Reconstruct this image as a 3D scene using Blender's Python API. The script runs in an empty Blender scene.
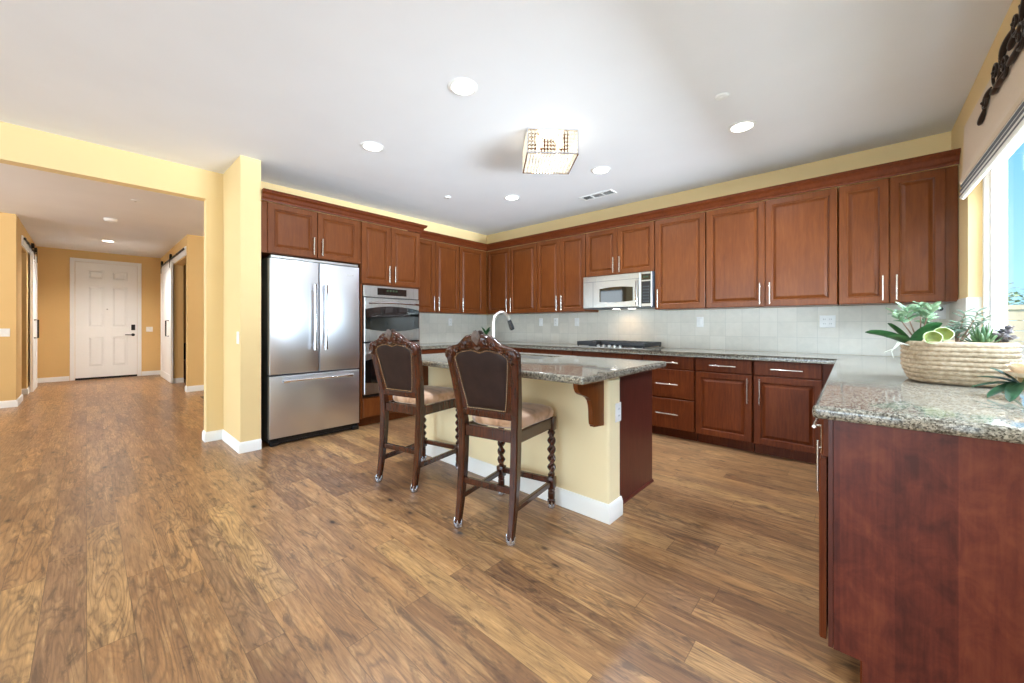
import bpy, bmesh, math, random
from mathutils import Vector, Matrix
R = random.Random(7)
SC = bpy.context.scene
COL = SC.collection
PI = math.pi

# ------------------------------------------------------------------ camera
EYE_Z = 1.1856
cd = bpy.data.cameras.new('camera'); cam = bpy.data.objects.new('camera', cd); COL.objects.link(cam)
cd.sensor_width = 36.0; cd.lens = 36.0 * 384.757 / 1024
cd.shift_y = -16.3 / 1024
cd.clip_start = 0.02
cam.location = (0, 0, EYE_Z)
cam.rotation_euler = (PI / 2, 0, math.radians(42.127))
SC.camera = cam

# ------------------------------------------------------------------ exposure, sky, daylight
SC.view_settings.view_transform = 'Standard'
SC.view_settings.look = 'None'
SC.view_settings.gamma = 1.0
SC.view_settings.use_curve_mapping = False
SC.view_settings.exposure = 0.15

def lin(r, g, b):
    f = lambda c: (c / 255 / 12.92) if c / 255 <= 0.04045 else ((c / 255 + 0.055) / 1.055) ** 2.4
    return (f(r), f(g), f(b), 1.0)

W = bpy.data.worlds.new('sky'); SC.world = W; W.use_nodes = True
wn = W.node_tree.nodes; wl = W.node_tree.links
bg = wn['Background']; bg.inputs['Strength'].default_value = 1.4
tc = wn.new('ShaderNodeTexCoord'); sp = wn.new('ShaderNodeSeparateXYZ'); rp = wn.new('ShaderNodeValToRGB')
wl.new(tc.outputs['Generated'], sp.inputs[0]); wl.new(sp.outputs['Z'], rp.inputs[0]); wl.new(rp.outputs[0], bg.inputs['Color'])
rp.color_ramp.elements[0].position = 0.0; rp.color_ramp.elements[0].color = lin(176, 230, 248)
rp.color_ramp.elements[1].position = 0.45; rp.color_ramp.elements[1].color = lin(60, 160, 228)

def area(name, loc, rot, sx, sy, power, color=(1, 1, 1)):
    l = bpy.data.lights.new(name, 'AREA'); l.shape = 'RECTANGLE'; l.size = sx; l.size_y = sy
    l.energy = power; l.color = color
    o = bpy.data.objects.new(name, l); o.location = loc; o.rotation_euler = rot; COL.objects.link(o)
    return o
# daylight: sky light through the glazing; the upward-facing lamps outside are unseen additions that brighten the ceiling
area('daylight_rear_glazing', (-2.2, -5.75, 1.25), (PI / 2, 0, 0), 4.4, 2.2, 200, (0.73, 0.87, 1))
area('daylight_patio_door', (0.50, -2.6, 1.15), (0, PI / 2, 0), 2.2, 3.2, 90, (0.73, 0.87, 1))
area('daylight_kitchen_window', (1.7, 2.4, 3.2), (0, math.radians(27), 0), 1.2, 3.4, 330, (0.73, 0.87, 1))
area('ceiling_fill_kitchen_window', (4.2, 2.2, -0.05), (0, math.radians(110), 0), 3.0, 4.0, 2800, (0.75, 0.88, 1))
area('ceiling_fill_near_window', (1.8, 2.6, 0.2), (0, math.radians(128), 0), 1.2, 3.0, 50, (0.75, 0.88, 1))
area('ceiling_fill_rear', (-2.2, -7.4, 0.05), (math.radians(118), 0, 0), 5.0, 2.0, 40, (0.73, 0.87, 1))
area('daylight_cross_hall', (-7.0, -3.9, 1.4), (PI / 2, 0, 0), 2.4, 2.0, 55, (0.95, 0.97, 1))
for n_, y_ in (('cross_hall_fill_near', -2.2), ('cross_hall_fill_far', 3.2)):  # added point lights without fixtures, to brighten the hall's facing walls
    l_ = bpy.data.lights.new(n_, 'POINT'); l_.energy = 70; l_.color = (0.92, 0.97, 1); l_.shadow_soft_size = 0.12
    o_ = bpy.data.objects.new(n_, l_); o_.location = (-6.6, y_, 2.6); COL.objects.link(o_)
sd = bpy.data.lights.new('sun', 'SUN'); sd.energy = 5.5; sd.angle = 0.01; sd.color = (1, 0.96, 0.9)
so_ = bpy.data.objects.new('sun', sd); COL.objects.link(so_); so_.rotation_euler = Vector((0.45, 0.45, -0.8)).to_track_quat('-Z', 'Y').to_euler()

# ------------------------------------------------------------------ materials
MATS = {}
class NT:
    def __init__(self, name):
        self.m = bpy.data.materials.new(name); self.m.use_nodes = True
        self.t = self.m.node_tree; self.n = self.t.nodes; self.l = self.t.links
        self.b = self.n['Principled BSDF']; self.out = self.n['Material Output']
        MATS[name] = self.m
    def N(self, typ, **kw):
        nd = self.n.new('ShaderNode' + typ)
        for k, v in kw.items(): setattr(nd, k, v)
        return nd
    def set(self, nd, key, v):
        s = nd.inputs[key]
        if hasattr(v, 'is_output') or isinstance(v, bpy.types.NodeSocket): self.l.new(v, s)
        else: s.default_value = v
    def math(self, op, a, b=0.0, c=0.0, clamp=False):
        nd = self.N('Math', operation=op); nd.use_clamp = clamp
        for i, v in enumerate((a, b, c)): self.set(nd, i, v)
        return nd.outputs[0]
    def vec(self, x, y, z):
        nd = self.N('CombineXYZ')
        for i, v in enumerate((x, y, z)): self.set(nd, i, v)
        return nd.outputs[0]
    def obj(self):
        return self.N('TexCoord').outputs['Object']
    def sep(self, v):
        nd = self.N('SeparateXYZ'); self.set(nd, 0, v); return nd.outputs
    def mapping(self, v, scale=(1, 1, 1), loc=(0, 0, 0), rot=(0, 0, 0)):
        nd = self.N('Mapping'); self.set(nd, 0, v)
        nd.inputs['Location'].default_value = loc; nd.inputs['Rotation'].default_value = rot; nd.inputs['Scale'].default_value = scale
        return nd.outputs[0]
    def noise(self, v, scale, detail=3.0, rough=0.55, dist=0.0):
        nd = self.N('TexNoise'); self.set(nd, 'Vector', v); nd.inputs['Scale'].default_value = scale
        nd.inputs['Detail'].default_value = detail; nd.inputs['Roughness'].default_value = rough; nd.inputs['Distortion'].default_value = dist
        return nd.outputs[0]
    def voro(self, v, scale, feature='F1', out='Distance'):
        nd = self.N('TexVoronoi', feature=feature); self.set(nd, 'Vector', v); nd.inputs['Scale'].default_value = scale
        return nd.outputs[out]
    def white(self, v):
        nd = self.N('TexWhiteNoise', noise_dimensions='3D'); self.set(nd, 'Vector', v); return nd.outputs['Color']
    def ramp(self, fac, stops, interp='LINEAR'):
        nd = self.N('ValToRGB'); self.set(nd, 0, fac); cr = nd.color_ramp; cr.interpolation = interp
        while len(cr.elements) < len(stops): cr.elements.new(0.5)
        for e, (p, c) in zip(cr.elements, stops):
            e.position = p; e.color = c if len(c) == 4 else (*c, 1)
        return nd.outputs[0]
    def mix(self, fac, a, b, blend='MIX'):
        nd = self.N('Mix', data_type='RGBA', blend_type=blend)
        for i, v in ((0, fac), (6, a), (7, b)): self.set(nd, i, v)
        return nd.outputs[2]
    def bump(self, h, strength=0.2, dist=0.005):
        nd = self.N('Bump'); nd.inputs['Strength'].default_value = strength; nd.inputs['Distance'].default_value = dist
        self.set(nd, 'Height', h); self.set(self.b, 'Normal', nd.outputs[0])
    def p(self, **kw):
        names = {'color': 'Base Color', 'rough': 'Roughness', 'metal': 'Metallic', 'spec': 'Specular IOR Level', 'coat': 'Coat Weight',
                 'coatr': 'Coat Roughness', 'emit': 'Emission Color', 'emits': 'Emission Strength', 'trans': 'Transmission Weight',
                 'ior': 'IOR', 'sheen': 'Sheen Weight', 'sss': 'Subsurface Weight', 'alpha': 'Alpha', 'aniso': 'Anisotropic'}
        for k, v in kw.items(): self.set(self.b, names[k], v)
        return self.m
BW = lambda v: (v, v, v, 1)

def plain(name, rgb, rough=0.5, var=0.06, scale=9.0, **kw):
    t = NT(name); c = lin(*rgb)
    n = t.noise(t.obj(), scale, 3)
    dark = tuple(x * (1 - var) for x in c[:3]) + (1,); lite = tuple(min(1, x * (1 + var)) for x in c[:3]) + (1,)
    t.p(color=t.ramp(n, [(0.3, dark), (0.7, lite)]), rough=rough, **kw)
    return t.m

def make_paint(name, rgb):
    t = NT(name); c = lin(*rgb); o = t.obj()
    n = t.noise(o, 2.0, 2)
    t.p(color=t.ramp(n, [(0.3, tuple(x * 0.97 for x in c[:3]) + (1,)), (0.7, c)]), rough=0.75, spec=0.3)
    t.bump(t.noise(o, 160, 2), 0.06, 0.002)
make_paint('wall_paint', (235, 207, 153))
make_paint('wall_paint_lit', (246, 228, 186))  # wall paint made lighter to stand in for missing light on the island front
make_paint('hall_wall_tone', (226, 190, 130))  # hall walls, more orange than the kitchen walls
make_paint('ceiling_paint', (238, 238, 240))
make_paint('trim_paint', (244, 243, 240))

def make_wood(name, dark, mid, lite, rough=0.3, gs=1.0, coat=0.25, blotch=0.35, spec=0.35):
    """stained cabinet wood, grain running along z"""
    t = NT(name); o = t.obj()
    rnd = t.N('ObjectInfo').outputs['Random']
    off = t.math('MULTIPLY', rnd, 37.0)
    s = t.sep(o)
    v = t.vec(t.math('ADD', s[0], off), t.math('ADD', s[1], off), t.math('MULTIPLY', s[2], 0.09))
    g = t.noise(v, 55 * gs, 5, 0.6, 0.6)
    v2 = t.vec(t.math('ADD', s[0], off), t.math('ADD', s[1], off), t.math('MULTIPLY', s[2], 0.35))
    b = t.noise(v2, 5 * gs, 3, 0.55, 0.8)
    f = t.math('ADD', t.math('MULTIPLY', g, 1 - blotch), t.math('MULTIPLY', b, blotch))
    t.p(color=t.ramp(f, [(0.30, lin(*dark)), (0.5, lin(*mid)), (0.72, lin(*lite))]), rough=rough, coat=coat, coatr=0.18, spec=spec)
    t.bump(g, 0.03, 0.002)
make_wood('cherry_wood', (92, 46, 18), (107, 56, 23), (122, 68, 31), coat=0.06, spec=0.25)
make_wood('base_wood', (82, 36, 14), (100, 46, 19), (118, 59, 26), coat=0.0, rough=0.42, spec=0.2)
make_wood('stool_wood', (40, 16, 8), (64, 28, 13), (94, 45, 21), rough=0.22, coat=0.5)
make_wood('island_panel', (74, 34, 28), (88, 41, 33), (98, 48, 38), rough=0.35, blotch=0.2)

def make_end_panel():
    t = NT('blotchy_panel'); o = t.obj(); s = t.sep(o)
    v = t.vec(t.math('MULTIPLY', s[0], 1.0), s[1], t.math('MULTIPLY', s[2], 0.75))
    cl = t.noise(v, 15.0, 5, 0.62, 0.5)
    gr = t.noise(t.vec(s[0], s[1], t.math('MULTIPLY', s[2], 0.06)), 90, 4)
    strip = t.math('FLOOR', t.math('MULTIPLY', t.math('ADD', s[0], 0.04), 7.7))
    sr = t.sep(t.white(t.vec(strip, 3.0, 1.0)))[0]
    f = t.math('ADD', t.math('MULTIPLY', cl, 0.60), t.math('ADD', t.math('MULTIPLY', gr, 0.26), t.math('MULTIPLY', sr, 0.16)))
    t.p(color=t.ramp(f, [(0.36, lin(76, 34, 28)), (0.52, lin(104, 48, 37)), (0.68, lin(124, 64, 45))]), rough=0.36, coat=0.1, coatr=0.2, spec=0.3)
make_end_panel()

def make_floor():
    t = NT('plank_floor'); o = t.obj(); s = t.sep(o)
    x, y = s[0], s[1]; Wd, L = 0.128, 1.25
    yr = t.math('DIVIDE', y, Wd); row = t.math('FLOOR', yr); fy = t.math('FRACT', yr)
    ro = t.sep(t.white(t.vec(row, 1.7, 4.1)))[0]
    xr = t.math('ADD', t.math('DIVIDE', x, L), t.math('MULTIPLY', ro, 9.0)); colm = t.math('FLOOR', xr); fx = t.math('FRACT', xr)
    rr = t.sep(t.white(t.vec(row, colm, 0.5)))
    ey = t.math('MINIMUM', fy, t.math('SUBTRACT', 1.0, fy)); ex = t.math('MINIMUM', fx, t.math('SUBTRACT', 1.0, fx))
    seam = t.math('MAXIMUM', t.math('LESS_THAN', ey, 0.010), t.math('LESS_THAN', ex, 0.0012))
    ox = t.math('MULTIPLY', rr[0], 53.0); oz = t.math('MULTIPLY', rr[1], 29.0)
    # fine streaks, broad tone, contour grain, dark smudges, knots
    g1 = t.noise(t.vec(t.math('ADD', t.math('MULTIPLY', x, 2.2), ox), t.math('MULTIPLY', y, 30.0), oz), 3.0, 6, 0.7)
    g2 = t.noise(t.vec(t.math('ADD', t.math('MULTIPLY', x, 0.9), ox), t.math('MULTIPLY', y, 6.0), oz), 2.2, 3, 0.5, 0.6)
    cont = t.math('FRACT', t.math('MULTIPLY', t.noise(t.vec(t.math('ADD', t.math('MULTIPLY', x, 0.9), oz), t.math('MULTIPLY', y, 6.0), ox), 1.7, 1, 0.4, 0.2), 17.0))
    line = t.ramp(cont, [(0.0, BW(0.9)), (0.25, BW(0.0)), (0.7, BW(0.0)), (1.0, BW(0.9))])
    sm = t.noise(t.vec(t.math('ADD', t.math('MULTIPLY', x, 1.5), oz), t.math('MULTIPLY', y, 6.5), ox), 2.6, 6, 0.7, 1.2)
    smf = t.ramp(sm, [(0.52, BW(0)), (0.66, BW(1))])
    lt = t.ramp(t.noise(t.vec(t.math('ADD', t.math('MULTIPLY', x, 1.1), ox), t.math('MULTIPLY', y, 7.5), oz), 2.4, 4, 0.6, 0.6), [(0.50, BW(0)), (0.64, BW(1))])
    kd = t.voro(t.vec(t.math('MULTIPLY', t.math('ADD', x, ox), 1.0), t.math('MULTIPLY', y, 1.9), oz), 2.6)
    kf = t.ramp(kd, [(0.03, BW(1)), (0.085, BW(0))])
    kh = t.ramp(t.math('ADD', kd, t.math('MULTIPLY', g1, 0.12)), [(0.13, BW(1)), (0.26, BW(0))])
    base = t.ramp(rr[2], [(0.0, lin(146, 107, 74)), (0.3, lin(171, 126, 84)), (0.55, lin(194, 146, 96)), (0.8, lin(161, 122, 88)), (1.0, lin(212, 166, 108))])
    c = t.mix(t.ramp(g2, [(0.35, BW(0.0)), (0.7, BW(0.5))]), base, lin(120, 88, 65))
    c = t.mix(t.math('MULTIPLY', lt, 0.5), c, lin(212, 168, 116))
    c = t.mix(t.ramp(g1, [(0.38, BW(0.0)), (0.66, BW(0.58))]), c, lin(100, 71, 52))
    c = t.mix(t.math('MULTIPLY', t.math('MULTIPLY', line, 0.5), t.ramp(rr[0], [(0.3, BW(0.2)), (0.55, BW(1))])), c, lin(88, 64, 50))
    c = t.mix(t.math('MULTIPLY', smf, 0.68), c, lin(76, 58, 48))
    c = t.mix(t.math('MULTIPLY', kh, 0.45), c, lin(88, 64, 50))
    c = t.mix(t.math('MULTIPLY', kf, 0.9), c, lin(46, 35, 30))
    c = t.mix(t.math('MULTIPLY', seam, 0.5), c, lin(70, 52, 40))
    t.p(color=c, rough=t.ramp(g1, [(0.3, BW(0.27)), (0.8, BW(0.40))]), spec=0.5)
    t.bump(t.math('SUBTRACT', t.math('MULTIPLY', g1, 0.25), seam), 0.18, 0.002)
make_floor()

def make_granite():
    t = NT('granite'); o = t.obj()
    cells = t.sep(t.voro(o, 230, out='Color'))[0]
    c2 = t.sep(t.voro(o, 110, out='Color'))[1]
    n = t.noise(o, 60, 4, 0.7)
    f = t.math('ADD', t.math('ADD', t.math('MULTIPLY', cells, 0.55), t.math('MULTIPLY', c2, 0.25)), t.math('MULTIPLY', n, 0.25))
    col = t.ramp(f, [(0.12, lin(46, 42, 38)), (0.32, lin(92, 86, 76)), (0.5, lin(128, 124, 112)), (0.66, lin(158, 152, 138)), (0.86, lin(186, 178, 162))])
    t.p(color=col, rough=0.10, spec=0.55, coat=0.4, coatr=0.04)
make_granite()

def make_tile():
    """square stone tiles on the back wall: the grid is laid in the wall's own plane (x or y, and z)"""
    t = NT('stone_tile'); o = t.obj(); s = t.sep(o)
    ps, rs = 0.158, 0.152
    nrm = t.sep(t.N('NewGeometry').outputs['Normal'])
    isx = t.math('GREATER_THAN', t.math('ABSOLUTE', nrm[0]), 0.5)
    along = t.math('ADD', t.math('MULTIPLY', s[1], isx), t.math('MULTIPLY', s[0], t.math('SUBTRACT', 1.0, isx)))
    a = t.math('DIVIDE', t.math('ADD', along, 0.145), ps); b = t.math('DIVIDE', t.math('SUBTRACT', s[2], 0.914), rs)
    fa, fb = t.math('FRACT', a), t.math('FRACT', b)
    ea = t.math('MINIMUM', fa, t.math('SUBTRACT', 1.0, fa)); eb = t.math('MINIMUM', fb, t.math('SUBTRACT', 1.0, fb))
    grout = t.math('LESS_THAN', t.math('MINIMUM', ea, eb), 0.012)
    rnd = t.sep(t.white(t.vec(t.math('FLOOR', a), t.math('FLOOR', b), isx)))[0]
    n = t.noise(o, 14, 5, 0.65, 0.4)
    f = t.math('ADD', t.math('MULTIPLY', rnd, 0.28), t.math('MULTIPLY', n, 0.6))
    col = t.ramp(f, [(0.2, lin(212, 208, 196)), (0.5, lin(224, 219, 207)), (0.85, lin(233, 229, 219))])
    t.p(color=t.mix(grout, col, lin(204, 201, 190)), rough=0.35, spec=0.4)
    t.bump(t.math('SUBTRACT', 1.0, grout), 0.25, 0.002)
make_tile()

def make_steel(name, rgb=(200, 200, 202), rough=0.22, wav=0.0, brush=0.06, axis=2):
    t = NT(name); o = t.obj(); s = t.sep(o)
    k = [1.0, 1.0, 1.0]
    v = t.vec(t.math('MULTIPLY', s[0], 300), t.math('MULTIPLY', s[1], 300 if axis == 2 else 3), t.math('MULTIPLY', s[2], 2 if axis == 2 else 300))
    n = t.noise(v, 1.0, 2)
    t.p(color=lin(*rgb), metal=1.0, rough=t.ramp(n, [(0.3, BW(rough - brush * 0.5)), (0.7, BW(rough + brush))]))
    if wav:
        w = t.noise(t.vec(t.math('MULTIPLY', s[0], 3.0), t.math('MULTIPLY', s[1], 3.2), t.math('MULTIPLY', s[2], 1.1)), 1.0, 1)
        t.bump(w, wav, 0.05)
make_steel('fridge_steel', (222, 224, 229), 0.34, wav=0.2, brush=0.02)
make_steel('steel', (190, 189, 186), 0.28, brush=0.015)
make_steel('nickel', (214, 208, 198), 0.24)
make_steel('chrome', (225, 225, 228), 0.08, brush=0.02)
plain('white_plastic', (240, 240, 238), 0.35)
plain('black_plastic', (18, 18, 20), 0.3)
plain('dark_grey', (78, 86, 96), 0.4)
plain('dark_glass', (10, 14, 14), 0.04, spec=0.7, coat=0.5)
plain('cast_iron', (38, 40, 44), 0.45)
plain('bronze', (52, 40, 32), 0.35, var=0.3, scale=40, metal=0.6)
plain('black_metal', (24, 22, 22), 0.4, metal=0.4)
plain('toe_kick', (48, 24, 18), 0.5)
plain('leather', (44, 27, 22), 0.5, var=0.25, scale=14, spec=0.25)
plain('brass_nail', (196, 172, 142), 0.25, metal=0.9)
plain('silver_claw', (196, 198, 206), 0.18, metal=0.85)
plain('shell_carving', (98, 82, 74), 0.3, var=0.25, scale=60)
plain('dark_gap', (14, 12, 11), 0.8)

def make_velvet():
    t = NT('seat_velvet'); o = t.obj()
    n = t.noise(o, 7.0, 2, 0.5, 0.8)
    t.p(color=t.ramp(n, [(0.42, lin(170, 122, 86)), (0.52, lin(206, 160, 122)), (0.62, lin(220, 180, 150))]), rough=0.8, sheen=0.7)
make_velvet()

def make_fabric(name, rgb, stripes=False):
    t = NT(name); o = t.obj(); c = lin(*rgb); n = t.noise(o, 140, 2)
    col = t.ramp(n, [(0.3, tuple(x * 0.93 for x in c[:3]) + (1,)), (0.7, c)])
    if stripes:
        uv = t.N('UVMap').outputs[0]; u = t.sep(uv)[1]
        m = t.math('LESS_THAN', t.math('ABSOLUTE', t.math('SUBTRACT', t.math('FRACT', t.math('MULTIPLY', u, 3.0)), 0.5)), 0.16)
        col = t.mix(m, col, lin(74, 74, 76))
    t.p(color=col, rough=0.85, sheen=0.2)
make_fabric('beige_fabric', (222, 196, 164))
make_fabric('striped_fabric', (236, 232, 222), True)

def make_lit(name, rgb, strength, base=(255, 255, 255)):
    t = NT(name); t.p(color=lin(*base), emit=lin(*rgb), emits=strength, rough=0.4)
make_lit('lamp_glow', (255, 250, 240), 9.0)
make_lit('bulb_glow', (255, 206, 120), 3.0)
make_lit('display_glow', (70, 110, 60), 0.35, (12, 16, 14))

def make_crystal():
    t = NT('crystal'); t.p(color=lin(228, 222, 206), rough=0.05, spec=0.8, coat=0.6, emit=lin(255, 240, 208), emits=0.22)
    tr = t.N('BsdfTransparent'); tr.inputs[0].default_value = (1, 0.98, 0.94, 1)
    mx = t.N('MixShader'); mx.inputs[0].default_value = 0.66
    t.l.new(tr.outputs[0], mx.inputs[1]); t.l.new(t.b.outputs[0], mx.inputs[2]); t.l.new(mx.outputs[0], t.out.inputs[0])
make_crystal()

def make_glass():
    t = NT('window_glass'); g = t.N('BsdfGlossy'); g.inputs['Roughness'].default_value = 0.0
    tr = t.N('BsdfTransparent');     mx = t.N('MixShader'); mx.inputs[0].default_value = 0.05; t.l.new(tr.outputs[0], mx.inputs[1]); t.l.new(g.outputs[0], mx.inputs[2])
    t.l.new(mx.outputs[0], t.out.inputs[0])
make_glass()

def make_rope():
    t = NT('rope'); o = t.obj(); n = t.noise(o, 60, 3)
    t.p(color=t.ramp(n, [(0.3, lin(164, 140, 112)), (0.55, lin(188, 166, 138)), (0.8, lin(208, 190, 164))]), rough=0.8)
make_rope()
def make_leaf(name, a, b, rough=0.45, scale=18):
    t = NT(name); n = t.noise(t.obj(), scale, 3)
    t.p(color=t.ramp(n, [(0.35, lin(*a)), (0.65, lin(*b))]), rough=rough)
make_leaf('leaf_dark', (30, 72, 38), (58, 112, 58), 0.3)
make_leaf('leaf_jade', (92, 132, 92), (160, 186, 150))
make_leaf('leaf_grey', (96, 118, 98), (146, 162, 138))
make_leaf('leaf_spiky', (70, 104, 66), (126, 152, 102))
make_leaf('leaf_purple', (96, 88, 92), (150, 142, 140))
make_leaf('leaf_cup', (112, 122, 52), (160, 168, 92))
make_leaf('leaf_cup_rim', (176, 192, 140), (206, 216, 176))
make_leaf('leaf_flower', (24, 58, 38), (48, 92, 60), 0.35)
make_leaf('petal', (236, 204, 164), (248, 228, 200), 0.6)
make_leaf('stem_brown', (120, 90, 74), (158, 126, 104))
make_leaf('root_pale', (206, 204, 186), (228, 226, 212))
make_leaf('soil', (84, 66, 50), (118, 96, 72), 0.9, 80)
make_leaf('tree_leaf', (110, 140, 92), (196, 208, 170), 0.6, 6)
make_leaf('tree_bark', (96, 84, 70), (128, 112, 96), 0.8)
plain('garden_block', (206, 188, 156), 0.8)
plain('ground_out', (150, 140, 122), 0.9)
plain('room_red', (88, 30, 32), 0.6)
plain('room_blue', (150, 172, 200), 0.6)

# ------------------------------------------------------------------ mesh helpers
class MB:
    """collects shapes; build() links them as ONE mesh object"""
    def __init__(s): s.bm = bmesh.new(); s.curved = False
    def box(s, x0, x1, y0, y1, z0, z1, bev=0.0, seg=2):
        b = bmesh.new()
        r = bmesh.ops.create_cube(b, size=1.0)
        for v in r['verts']:
            v.co = Vector(((x0 + x1) / 2 + v.co.x * (x1 - x0), (y0 + y1) / 2 + v.co.y * (y1 - y0), (z0 + z1) / 2 + v.co.z * (z1 - z0)))
        if bev: bmesh.ops.bevel(b, geom=list(b.edges), offset=bev, segments=seg, affect='EDGES', profile=0.5)
        return s.add(b)
    def add(s, b, M=None):
        vm = {}
        for v in b.verts: vm[v] = s.bm.verts.new(M @ v.co if M else v.co)
        out = list(vm.values())
        for f in b.faces:
            try: s.bm.faces.new([vm[v] for v in f.verts])
            except ValueError: pass
        b.free()
        return out
    def grid(s, rows, close_u=False, close_v=False, cap=False):
        """rows: list of lists of points"""
        s.curved = True
        V = [[s.bm.verts.new(p) for p in r] for r in rows]
        n, m = len(V), len(V[0])
        for i in range(n if close_v else n - 1):
            for j in range(m if close_u else m - 1):
                a, b, c, d = V[i][j], V[i][(j + 1) % m], V[(i + 1) % n][(j + 1) % m], V[(i + 1) % n][j]
                s.face([a, b, c, d])
        if cap:
            s.face(V[0]); s.face(V[-1])
        return V
    def face(s, vs):
        u = []
        for v in vs:
            if v not in u: u.append(v)
        if len(u) >= 3:
            try: return s.bm.faces.new(u)
            except ValueError: return None
    def tube(s, pts, rad, n=8, cap=True, square=None):
        pts = [Vector(p) for p in pts]
        if not isinstance(rad, (list, tuple)): rad = [rad] * len(pts)
        rows = []; up = None
        for i, p in enumerate(pts):
            t = (pts[min(i + 1, len(pts) - 1)] - pts[max(i - 1, 0)])
            if t.length < 1e-9: t = Vector((0, 0, 1))
            t.normalize()
            if up is None: up = Vector((0, 0, 1)) if abs(t.z) < 0.9 else Vector((1, 0, 0))
            a = up.cross(t)
            if a.length < 1e-6: a = Vector((0, 1, 0)).cross(t)
            a.normalize(); b = t.cross(a); up = b.copy()
            rows.append([p + (a * math.cos(2 * PI * k / n) + b * math.sin(2 * PI * k / n)) * rad[i] for k in range(n)])
        return s.grid(rows, close_u=True, cap=cap)
    def cyl(s, p0, p1, r, n=14): return s.tube([p0, p1], r, n)
    def lathe(s, prof, c=(0, 0, 0), n=24, sx=1.0, sy=1.0, cap=True):
        """prof: list of (r, z)"""
        rows = [[(c[0] + r * sx * math.cos(2 * PI * k / n), c[1] + r * sy * math.sin(2 * PI * k / n), c[2] + z) for k in range(n)] for r, z in prof]
        return s.grid(rows, close_u=True, cap=cap)
    def prism(s, poly, f0, f1):
        """poly of 2D points; f0/f1 turn a 2D point into the two ends"""
        a = [s.bm.verts.new(f0(*p)) for p in poly]; b = [s.bm.verts.new(f1(*p)) for p in poly]
        s.face(a); s.face(b)
        for i in range(len(poly)):
            j = (i + 1) % len(poly); s.face([a[i], a[j], b[j], b[i]])
    def ball(s, c, r, n=8, m=6, sc=(1, 1, 1)):
        rows = []
        for i in range(m + 1):
            th = PI * i / m
            rr = max(1e-4, math.sin(th)) * r
            rows.append([(c[0] + rr * math.cos(2 * PI * k / n) * sc[0], c[1] + rr * math.sin(2 * PI * k / n) * sc[1], c[2] + r * math.cos(th) * sc[2]) for k in range(n)])
        s.grid(rows, close_u=True, cap=True)
    def sweep(s, path, prof, closed=False):
        """mitred moulding: path = 2D points walked with the room on the LEFT; prof = (distance into room, z)"""
        P = [Vector(p) for p in path]; n = len(P); rows = []
        for i in range(n):
            d0 = (P[i] - P[i - 1]).normalized() if i > 0 else None
            d1 = (P[i + 1] - P[i]).normalized() if i < n - 1 else None
            n0 = Vector((-d0.y, d0.x)) if d0 else None; n1 = Vector((-d1.y, d1.x)) if d1 else None
            if n0 and n1:
                m = (n0 + n1); m = m / (m.dot(n0)) if abs(m.dot(n0)) > 1e-6 else n0
            else: m = n0 or n1
            rows.append([(P[i].x + m.x * o, P[i].y + m.y * o, z) for o, z in prof])
        s.grid(rows, close_u=True, cap=True)
    def build(s, name, mat, parent=None, smooth=0.5, sub=0):
        bmesh.ops.remove_doubles(s.bm, verts=s.bm.verts, dist=1e-6)
        bmesh.ops.recalc_face_normals(s.bm, faces=s.bm.faces)
        off = OFF.get(parent.name, Vector()) if parent else Vector()
        if off.length:
            for v in s.bm.verts: v.co -= off
        me = bpy.data.meshes.new(name); s.bm.to_mesh(me); s.bm.free()
        me.materials.append(MATS[mat] if isinstance(mat, str) else mat)
        if smooth and (s.curved or smooth > 0.55):
            me.polygons.foreach_set('use_smooth', [True] * len(me.polygons))
            me.set_sharp_from_angle(angle=smooth)
        o = bpy.data.objects.new(name, me); COL.objects.link(o)
        if parent:
            o.parent = parent; OFF[o.name] = off
        if sub:
            md = o.modifiers.new('smooth', 'SUBSURF'); md.levels = sub; md.render_levels = sub
        return o
OFF = {}

def thing(name, label, cat, loc=(0, 0, 0), rotz=0.0, group=None, local=False):
    o = bpy.data.objects.new(name, None); COL.objects.link(o)
    o.location = loc; o.rotation_euler = (0, 0, rotz); o.empty_display_size = 0.1
    OFF[o.name] = Vector() if local else Vector(loc)
    return tag(o, label, cat, group)
def tag(o, label=None, cat=None, group=None, kind=None):
    if label: o['label'] = label
    if cat: o['category'] = cat
    if group: o['group'] = group
    if kind: o['kind'] = kind
    return o
def struct(name, mb, mat, parent=None, **kw):
    o = mb.build(name, mat, parent, **kw)
    if not parent: o['kind'] = 'structure'
    return o
def struct_root(name, loc):
    o = bpy.data.objects.new(name, None); COL.objects.link(o); o.location = loc; OFF[o.name] = Vector(loc); o['kind'] = 'structure'
    return o
def setlab(o, label): o['label'] = label; return o

# frames: (u, v, w) = across the face, up, out of the face
def face_y(Y):   # faces -Y (toward the camera), u = x
    return lambda u, v, w: Vector((u, Y - w, v))
def face_x(X):   # faces +X, u = y
    return lambda u, v, w: Vector((X + w, u, v))
def face_xn(X):  # faces -X, u = y
    return lambda u, v, w: Vector((X - w, u, v))

def rings(mb, F, u0, u1, v0, v1, prof, close=True):
    """nested rectangles: prof = (inset, height)"""
    rows = [[F(u0 + i, v0 + i, w), F(u1 - i, v0 + i, w), F(u1 - i, v1 - i, w), F(u0 + i, v1 - i, w)] for i, w in prof]
    mb.grid(rows, close_u=True, cap=close)

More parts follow.
